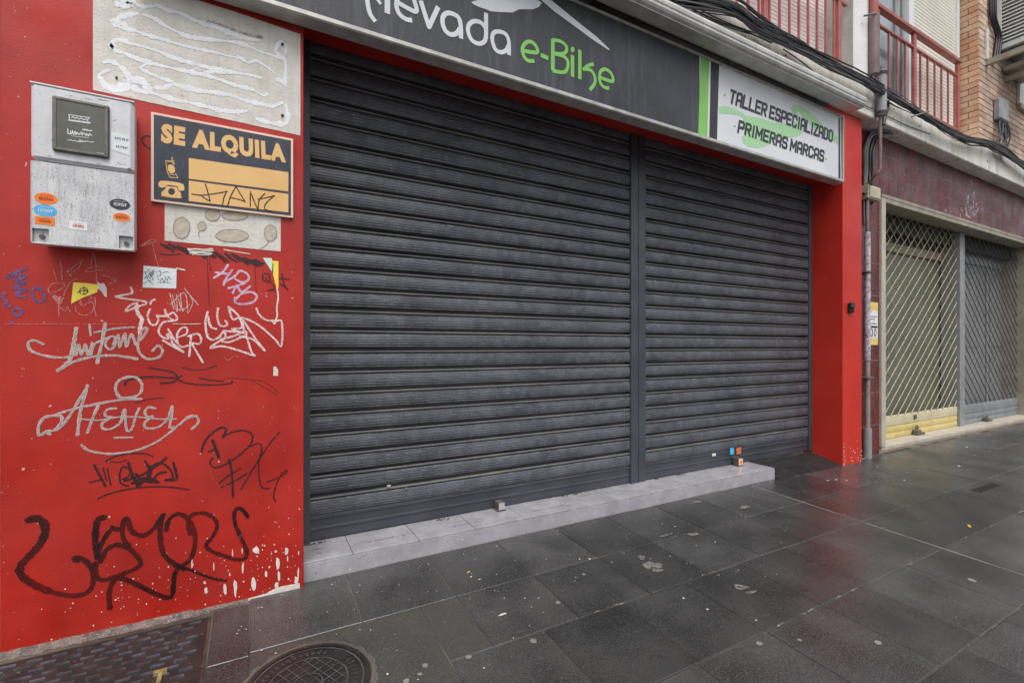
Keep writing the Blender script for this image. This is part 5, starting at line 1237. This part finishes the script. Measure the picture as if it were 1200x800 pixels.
tag('black scribbled tag crossed out under the silver underline', m_marker, D_, [
    (.012, [(95,252),(120,300),(155,365)]), (.008, [(70,345),(110,335),(140,330)]), (.008, [(140,265),(155,310),(160,335)]), (.008, [(165,270),(185,360)]), (.009, [(245,330),(285,305),(280,270),(250,262),(232,300),(240,350),(280,365)]), (.014, [(280,240),(300,300),(330,370)]), (.014, [(260,335),(340,310),(410,270),(485,212)]),
    (.016, [(300,350),(370,320),(440,345),(360,335)]), (.016, [(300,310),(340,350),(400,300),(370,230)]), (.014, [(380,290),(400,345),(440,300),(480,290)]), (.012, [(400,260),(450,240),(500,270),(520,320),(480,330)]), (.016, [(522,240),(540,325),(480,332)]), (.016, [(320,300),(350,345),(330,365)]), (.009, [(115,432),(180,405),(260,385),(350,372),(450,368),(540,374),(605,385)]),
    (.008, [(165,235),(165,225),(220,200),(300,188),(370,190),(410,205)]), (.006, [(165,235),(230,235),(270,225)])], .012)
tag('black brush tag of looping letters near the shutter', m_marker, D_, [
    (.013, [(675,180),(690,130),(730,80),(780,50),(808,60),(790,100)]), (.02, [(735,120),(750,160),(768,210)]), (.012, [(715,180),(750,165)]), (.011, [(790,100),(840,75),(900,65),(945,85),(945,130),(900,180),(840,225),(800,250),(745,265),(720,240),(735,215)]), (.013, [(825,220),(838,300),(845,425)]),
    (.009, [(770,350),(820,310),(885,270)]), (.009, [(780,372),(850,340),(920,298)]), (.01, [(890,380),(930,310),(980,230),(1040,140),(1095,75)]), (.009, [(930,155),(980,135),(1000,160),(985,230),(985,310),(1000,370),(1040,378)]), (.009, [(1030,342),(1090,320),(1135,290),(1130,280),(1100,310),(1075,370),(1065,420),(1075,452)])], .012)
tag('faint black arrow strokes over the silver tag', m_marker, C_, [(.011, [(460,185),(465,170),(510,155),(580,150),(660,155),(680,150)]), (.009, [(560,112),(620,120),(665,132),(690,155)]), (.01, [(610,178),(665,172),(700,145)]), (.009, [(690,165),(740,180),(830,185),(910,178),(915,170)]), (.007, [(775,155),(830,165),(880,168)]), (.005, [(700,110),(750,120),(800,118),(850,102)]), (.005, [(500,262),(560,245),(625,240)]), (.003, [(880,155),(980,160),(1060,175),(1115,220)]), (.003, [(1000,165),(1110,228)])], .008)
blk = []
for i in range(34):
    x_ = 310+i*17.5+random.uniform(-6, 6); y_ = 30+i*2.9+random.uniform(-12, 16); blk.append((random.uniform(.008, .016), [(x_, y_), (x_+random.uniform(30, 62), y_+random.uniform(22, 42))]))
blk += [(.007, [(300,90),(360,98),(420,92)]), (.007, [(585,30),(620,20),(665,28),(640,35),(590,30)]), (.004, [(590,105),(592,200),(596,300),(602,412)]), (.004, [(603,110),(605,150),(612,198)]), (.004, [(880,160),(884,250),(888,325)]), (.012, [(860,150),(895,165)])]
tag('black crossed-out scrawl with drips under the small patch', m_marker, B_, blk, .01)
tag('small black scrawl over the torn yellow strip', m_marker, B_, [(.007, [(930,215),(930,250),(970,260),(965,215),(940,212)]), (.007, [(945,240),(1000,290),(975,315)]), (.008, [(1030,240),(1090,245)]), (.008, [(1045,215),(1060,280),(1080,310)]), (.007, [(1035,275),(1075,300)]), (.006, [(990,150),(988,210)]), (.006, [(955,315),(985,310),(1010,325)])], .007, y=-.0024)
tag('white dabs painted over the black scrawl', m_chip, B_, [(.006, [(470,58),(500,62)]), (.009, [(475,66),(520,62),(570,66),(620,60)]), (.008, [(480,76),(540,78),(625,72)]), (.009, [(485,86),(550,84),(615,90)]), (.006, [(500,95),(520,92),(540,97),(605,96)]), (.006, [(690,65),(760,78),(850,92)]), (.008, [(402,180),(450,190)]), (.004, [(380,518),(460,520),(550,518)])], .02, y=-.0022, kind='stuff')
tag('small worn pink and dark marks scattered across the wall', m_scratch, B_, [(.004, [(0,545),(70,540),(140,535)]), (.004, [(0,715),(90,712),(165,725)]), (.003, [(0,250),(25,255),(30,265)]), (.004, [(690,720),(720,740),(750,715),(780,722)]), (.003, [(-650,520),(-300,518),(100,520)])], .004, kind='stuff', k=.7)

# ---- small dark socket on the red pillar
X = W(996, 360, 0)[0]; Zc = W(996, 360, 0)[1]
bs = thing('door_intercom', 'small black box on the front of the red pillar', 'intercom', (X, 0, Zc))
mb = MB(); mb.box(X-.06, X+.05, -.03, -.001, Zc-.07, Zc+.05, .006); part('body', mb, m_black, bs)
mb = MB(); mb.box(X-.065, X+.02, -.05, -.03, Zc-.01, Zc+.06, .005); part('hood', mb, m_ink, bs)

# ---- paper notice on the maroon pier
nx0, nx1 = W(1015, 380, .03)[0], W(1029, 380, .03)[0]; nz0, nz1 = W(1022, 404, .03)[1], W(1022, 354, .03)[1]
no = thing('paper_notice', 'yellow and white paper notice with the number 30 on the maroon pier', 'notice', ((nx0+nx1)/2, .12, (nz0+nz1)/2))
nx0 = W(1012.5, 380, FY)[0]; nx1 = W(1028.5, 380, FY)[0]; nz0, nz1 = W(1022, 404, FY)[1], W(1022, 354, FY)[1]; dz = nz1-nz0
mb = MB(); mb.box(nx0, nx1, FY-.004, FY-.001, nz0, nz1); part('backing', mb, m_notice, no)
mb = MB(); mb.box(nx0+.12, nx1-.01, FY-.0055, FY-.0042, nz0+dz*.16, nz1-dz*.2); part('sheet', mb, m_paper, no)
mb = MB(); za, zb_ = nz0+dz*.19, nz0+dz*.38; xa, xb = nx0+(nx1-nx0)*.46, nx0+(nx1-nx0)*.88
text_quad(mb, '30', (xa, zb_), (xa, za), (xb, zb_), (xb, za), -.0065+FY, .012)
for (u0, u1, v) in ((.14, .3, .78), (.12, .95, .42), (.2, .9, .66), (.2, .7, .6), (.3, .9, .5)):
    ribbon(mb, [(nx0+(nx1-nx0)*(.3+u0*.6), nz0+dz*v), (nx0+(nx1-nx0)*(.3+u1*.65), nz0+dz*v)], .012 if v != .42 else .03, FY-.0062, smooth=False)
part('lettering', mb, m_ink, no)

# ---- locks and stickers at the foot of the dark shutters
def block_lock(px, label, s, mt):
    X0_, z_ = W(px, 590, .30); root = thing('shutter_lock', label, 'lock', (X0_, .32, SZ), 'block locks at the foot of the dark shutters')
    b = MB(); b.box(X0_-s/2, X0_+s/2, .30, .378, SZ+.006, SZ+.006+s*1.1, .005); part('body', b, m_lockdk, root)
    b = MB(); b.box(X0_-s/2+.003, X0_+s/2-.003, .297, .2995, SZ+.012, SZ+s*1.1, .001); part('face', b, mt, root)
    b = MB(); b.box(X0_-s/2-.012, X0_+s/2+.008, .295, .38, SZ+.0012, SZ+.0065); part('base', b, m_lockdk, root)
    return X0_
block_lock(588, 'steel grey block lock on the step under the wide shutter', .062, m_lock)
Xl = block_lock(868, 'block lock with pale orange sticker near the step end', .075, m_creamrim)
mb = MB(); mb.box(Xl-.022, Xl+.022, .2945, .2968, SZ+.026, SZ+.066); solo('lock_sticker', mb, m_orange, 'orange square sticker on the lock near the step end', 'sticker', (Xl, .295, SZ+.03))
for (px_, py_, w_, h_, mt, lab) in ((857.5, 528.5, .07, .075, m_blue, 'blue sticker at the bottom of the narrow shutter'), (865.5, 528, .085, .075, mat('rust_orange_sticker', rgb(206, 106, 66), None, rough=(.5, .5)), 'rusty orange sticker beside the blue sticker on the shutter'), (836.5, 532.5, .06, .03, m_chip, 'small pale scrap stuck on the shutter bottom bar')):
    x_, z_ = W(px_, py_, .383); mb = MB(); mb.box(x_-w_/2, x_+w_/2, .3785, .3835, z_-h_/2, z_+h_/2, .0015); solo('shutter_sticker', mb, mt, lab, 'sticker', (x_, .381, z_), 'stickers low on the shutters')
for (px_, py_, w_) in ((455.5, 569, .03), (476, 572, .018)):
    x_, z_ = W(px_, py_, .383); mb = MB(); mb.box(x_-w_/2, x_+w_/2, .375, .3835, z_-.008, z_+.008, .0015); solo('paint_fleck', mb, m_splat if w_ < .02 else m_lock, 'pale fleck on the %s slats of the wide shutter' % ('right of the lowest' if w_ < .02 else 'lowest'), 'paint fleck', (x_, .38, z_))

for rt_, xa_, xb_ in ((s1, .5, 3.3), (s2, 3.7, 6.3)):
    b = MB()
    for _ in range(60):
        x_ = random.uniform(xa_, xb_); z_ = .305+PIT*random.randint(0, 12)+random.uniform(.02, .08); l_ = random.uniform(.01, .06)
        ribbon(b, [(x_, z_), (x_+l_, z_+random.uniform(-.012, .012))], random.uniform(.0012, .003), .3815, smooth=False, taper=True)
    part('scratches', b, m_lock, rt_, kind='stuff')
# ---- chequered access cover at lower left
cov = thing('access_cover', 'cast iron access cover with raised bars by the red wall', 'access cover', (-1, -.5, -.02))
ux0, ux1, uy0, uy1 = -1.75, -.197, -.085, -1.0
def tilt_box(b, x0, x1, y0, y1, h0, h1):     # box lying on the cross fall
    b.add([(x0, y0, SL*y0+h0), (x1, y0, SL*y0+h0), (x1, y1, SL*y1+h0), (x0, y1, SL*y1+h0), (x0, y0, SL*y0+h1), (x1, y0, SL*y0+h1), (x1, y1, SL*y1+h1), (x0, y1, SL*y1+h1)],
          [(0, 1, 2, 3), (7, 6, 5, 4), (0, 4, 5, 1), (1, 5, 6, 2), (2, 6, 7, 3), (3, 7, 4, 0)])
mb = MB(); tilt_box(mb, ux0, ux1, uy0, uy1, -.05, -.004); part('plate', mb, m_iron, cov)
mb = MB(); tilt_box(mb, ux1-.012, ux1, uy0, uy1, -.02, .001); tilt_box(mb, ux0, ux1-.0125, uy0, uy0-.01, -.02, .001); part('frame', mb, m_rust, cov)
mb = MB(); nx_, ny_ = 17, 22
for i in range(nx_):
    for j in range(ny_):
        x_ = ux1-.045-.092*i-(.031*j) % .092; y_ = uy0-.030-.0430*j
        if x_-.058 < ux0 or y_-.02 < uy1: continue
        tilt_box(mb, x_-.056, x_, y_, y_-.0065, -.0045, .003)
part('raised_bars', mb, m_ironhi, cov, kind='stuff')
kx, ky = G(188, 789)
key = thing('lifting_key_slot', 'small brass coloured lifting bolt in the access cover', 'lifting bolt', (kx, ky, SL*ky))
mb = MB(); tilt_box(mb, kx-.026, kx+.026, ky+.012, ky-.010, -.003, .016); part('head', mb, m_brass, key)
mb = MB(); tilt_box(mb, kx-.007, kx+.010, ky-.011, ky-.075, -.003, .010); part('stem', mb, m_brass, key)
# ---- round manhole cover
mx, my, mr = .225, -.875, .268
mh = thing('manhole_cover', 'round cast iron manhole cover with square grid pattern', 'manhole cover', (mx, my, SL*my))
def disc_ring(b, r0, r1, h, n=56, jit=0.0, h2=None):
    vs = []
    for i in range(n):
        a = 2*math.pi*i/n; q = r1*(1+random.uniform(-jit, jit))
        for rr, hh in ((r0, h), (q, h if h2 is None else h2)):
            x_, y_ = mx+rr*math.cos(a), my+rr*math.sin(a); vs.append((x_, y_, SL*y_+hh))
    b.add(vs, [(2*i, 2*i+1, 2*((i+1) % n)+1, 2*((i+1) % n)) for i in range(n)])
mb = MB(); disc_ring(mb, mr+.004, mr+.036, .0045, 70, .03, .0012); part('mortar_ring', mb, m_ring, mh)
mb = MB(); disc_ring(mb, mr-.012, mr+.006, .006); disc_ring(mb, mr+.006, mr+.0065, .006, 56, 0, -.01); part('frame', mb, m_iron, mh)
mb = MB(); disc_ring(mb, mr+.0066, mr+.013, .0058, 56, .01, .0048); part('rust_line', mb, m_rust, mh)
mb = MB(); disc_ring(mb, .001, mr-.014, .0028); part('plate', mb, m_iron, mh)
m_worn = mat('worn_iron', rgb(104, 102, 100), rgb(74, 71, 69), 14, (.3, .5), .001, 90, metal=.3)
mb = MB(); disc_ring(mb, mr-.028, mr-.021, .0058); disc_ring(mb, mr-.098, mr-.092, .0062); part('rib', mb, m_worn, mh)
mb = MB(); disc_ring(mb, .06, .066, .0083, 20); part('emblem', mb, m_worn, mh)
mb = MB(); ri = mr-.1; nb = 4
for k in range(-nb, nb+1):
    o_ = k*ri/nb*.98; hh = math.sqrt(max(0, ri*ri-o_*o_))
    ca, sa = math.cos(.5), math.sin(.5)
    for (dx, dy) in ((ca, sa), (-sa, ca)):
        nxn, nyn = -dy, dx; pts = []
        for (s_, t_) in ((-hh, -.0022), (hh, -.0022), (hh, .0022), (-hh, .0022)):
            x_ = mx+dx*s_+nxn*(o_+t_); y_ = my+dy*s_+nyn*(o_+t_); pts.append((x_, y_, SL*y_+.0058+(0 if dx == ca else .0003)))
        mb.add(pts, [(0, 1, 2, 3)])
part('grid', mb, m_worn, mh, kind='stuff')
mb = MB()
for k in range(46):
    a = 2*math.pi*k/46; r_ = mr-.06
    for (s0, s1, tt) in ((-.014, .014, -.004), (random.uniform(-.012, 0), random.uniform(0, .012), .004)):
        c_, s_ = math.cos(a), math.sin(a); pts = []
        for (u, v) in ((s0, tt-.0018), (s1, tt-.0018), (s1, tt+.0018), (s0, tt+.0018)):
            x_ = mx+c_*(r_+u)-s_*v; y_ = my+s_*(r_+u)+c_*v; pts.append((x_, y_, SL*y_+.0056+(.0002 if tt > 0 else 0)))
        if k not in (4, 5, 6, 7): mb.add(pts, [(0, 1, 2, 3)])
part('cast_marks', mb, m_worn, mh, kind='stuff')
mb = MB(); a0 = .65
pts = []
for (u, v) in ((mr-.088, -.035), (mr-.032, -.045), (mr-.032, .045), (mr-.088, .035)):
    x_ = mx+math.cos(a0)*u-math.sin(a0)*v; y_ = my+math.sin(a0)*u+math.cos(a0)*v; pts.append((x_, y_, SL*y_+.0066))
mb.add(pts, [(0, 1, 2, 3)]); part('plain_badge', mb, m_iron, mh)
# ---- little drain slot further right
dx_, dy_ = G(1156, 571)
dr = thing('drain_grate', 'small dark drain slot in the pavement in front of the maroon shop', 'drain', (dx_, dy_, SL*dy_))
mb = MB(); tilt_box(mb, dx_-.30, dx_+.27, dy_+.045, dy_-.045, -.01, .0028); part('frame', mb, m_iron, dr)
mb = MB()
for k in range(9): tilt_box(mb, dx_-.27+.062*k, dx_-.235+.062*k, dy_+.035, dy_-.035, 0, .0036)
part('slots', mb, m_black, dr, kind='stuff')

# ---- litter and stains on the pavement
def splat(b, px_, py_, w_, d_, h, n=14, k=.45, star=False):
    x_, y_ = G(px_, py_); pts = []; n = max(n, 8) if w_ < .05 else 26
    p1_, p2_, p3_ = (random.uniform(0, 6.3) for _ in range(3))
    for i in range(n):
        a = 2*math.pi*i/n; q = 1+k*(.5*math.sin(2*a+p1_)+.35*math.sin(3*a+p2_)+.25*math.sin(5*a+p3_))+random.uniform(-.06, .06)
        pts.append((x_+w_/2*q*math.cos(a), y_+d_/2*q*math.sin(a)))
    c_ = (x_, y_); b.add([(p[0], p[1], SL*p[1]+h) for p in pts+[c_]], [(i, (i+1) % n, n) for i in range(n)])
mb = MB(); splat(mb, 764, 662, .12, .10, .0026); splat(mb, 752, 653, .06, .05, .0028); splat(mb, 770, 668, .07, .05, .003)
o = solo('paint_splat', mb, m_splat, 'pale dried splat on a dark slab in mid pavement', 'stain', (G(764, 662)[0], G(764, 662)[1], -.03))
mb = MB()
for p in ((872, 594, .13, .05), (812, 626, .12, .04), (780, 627, .12, .03), (868, 688, .10, .05), (880, 694, .07, .03), (817, 588, .10, .04), (782, 547, .04, .03)): splat(mb, p[0], p[1], p[2], p[3], .0027, k=.5)
solo('pavement_stains', mb, m_splat, kind='stuff')
mb = MB()
for p in ((625, 751, .036, .036), (1139, 680, .05, .045), (1029, 753, .045, .032), (937, 750, .022, .018), (890, 754, .034, .032), (684, 673, .026, .02), (654, 706, .03, .03), (492, 790, .022, .022), (476, 798, .03, .03), (498, 780, .03, .03), (549, 770, .035, .025), (842, 674, .02, .016), (865, 668, .016, .012)):
    splat(mb, p[0], p[1], p[2], p[3], .0035, 10, .15)
solo('gum_spots', mb, m_gum, kind='stuff')
mb = MB()
sp = [(589, 720, .05, .016), (552, 676, .014, .012), (562, 679, .016, .01), (591, 701, .008, .008), (615, 701, .008, .008), (631, 701, .008, .008), (691, 655, .018, .018), (679, 655, .014, .014), (801, 701, .014, .014), (829, 714, .016, .012), (886, 727, .012, .01), (582, 640, .01, .01), (752, 568, .01, .01), (791, 617, .014, .012), (838, 635, .012, .012), (454, 790, .012, .012), (1028, 547, .03, .02), (980, 562, .03, .02), (992, 563, .02, .02), (1060, 563, .03, .02), (1133, 524, .05, .03), (1124, 546, .05, .03), (970, 563, .04, .02)]
for p in sp: splat(mb, p[0], p[1], p[2], p[3], .004, 7, .2)
for _ in range(230):
    X_ = random.uniform(-.1, 6.5); Y_ = -abs(random.gauss(0, .55))-.01; s_ = random.uniform(.0018, .005)
    if Y_ < -2.6: continue
    mb.add([(X_+s_*math.cos(a*1.047), Y_+s_*math.sin(a*1.047)*random.uniform(.6, 1), SL*Y_+.0042) for a in range(6)], [tuple(range(6))])
solo('litter', mb, m_litter, kind='stuff')
for (px_, py_, lab, s_) in ((549, 671, 'yellow leaf scrap on the near slabs', .03), (1136, 617, 'orange leaf scrap on the wet slabs at right', .07)):
    x_, y_ = G(px_, py_); mb = MB(); pts = [(-1, -.2), (-.3, -.5), (.5, -.1), (1, .4), (.5, .6), (-.3, .2)]
    mb.prism([(0, 0), (0, 0), (0, 0)], 0, 0) if False else None
    tp = [(x_+p[0]*s_/2, y_+p[1]*s_/2) for p in pts]
    mb.add([(p[0], p[1], SL*p[1]+.004) for p in tp]+[(p[0], p[1], SL*p[1]+.0075+.003*(i % 2)) for i, p in enumerate(tp)], [(0, 1, 2, 3, 4, 5), (11, 10, 9, 8, 7, 6)]+[(i, (i+1) % 6, 6+(i+1) % 6, 6+i) for i in range(6)])
    solo('leaf_scrap', mb, m_leaf, lab, 'leaf', (x_, y_, SL*y_), 'leaf scraps on the pavement')
# twigs and dead leaves in the shutter corner
mb = MB()
for (cx_, cy_) in ((1.30, .36), (2.62, .365), (5.6, .36), (6.1, .37), (.37, .35), (4.0, .37), (3.7, .37)):
    for _ in range(9):
        X_, Y_ = cx_+random.gauss(0, .05), cy_-abs(random.gauss(0, .012)); z_ = SZ+.003 if cx_ < 5.2 else rz(Y_)+.012; a = random.uniform(0, 3.1); l_ = random.uniform(.008, .02)
        mb.add([(X_-l_*math.cos(a), Y_-l_*math.sin(a), z_), (X_+.004, Y_+.003, z_+.008), (X_+l_*math.cos(a), Y_+l_*math.sin(a), z_+.002), (X_, Y_-.004, z_+.001)], [(0, 1, 2, 3)])
solo('dead_leaves', mb, m_rust, kind='stuff')
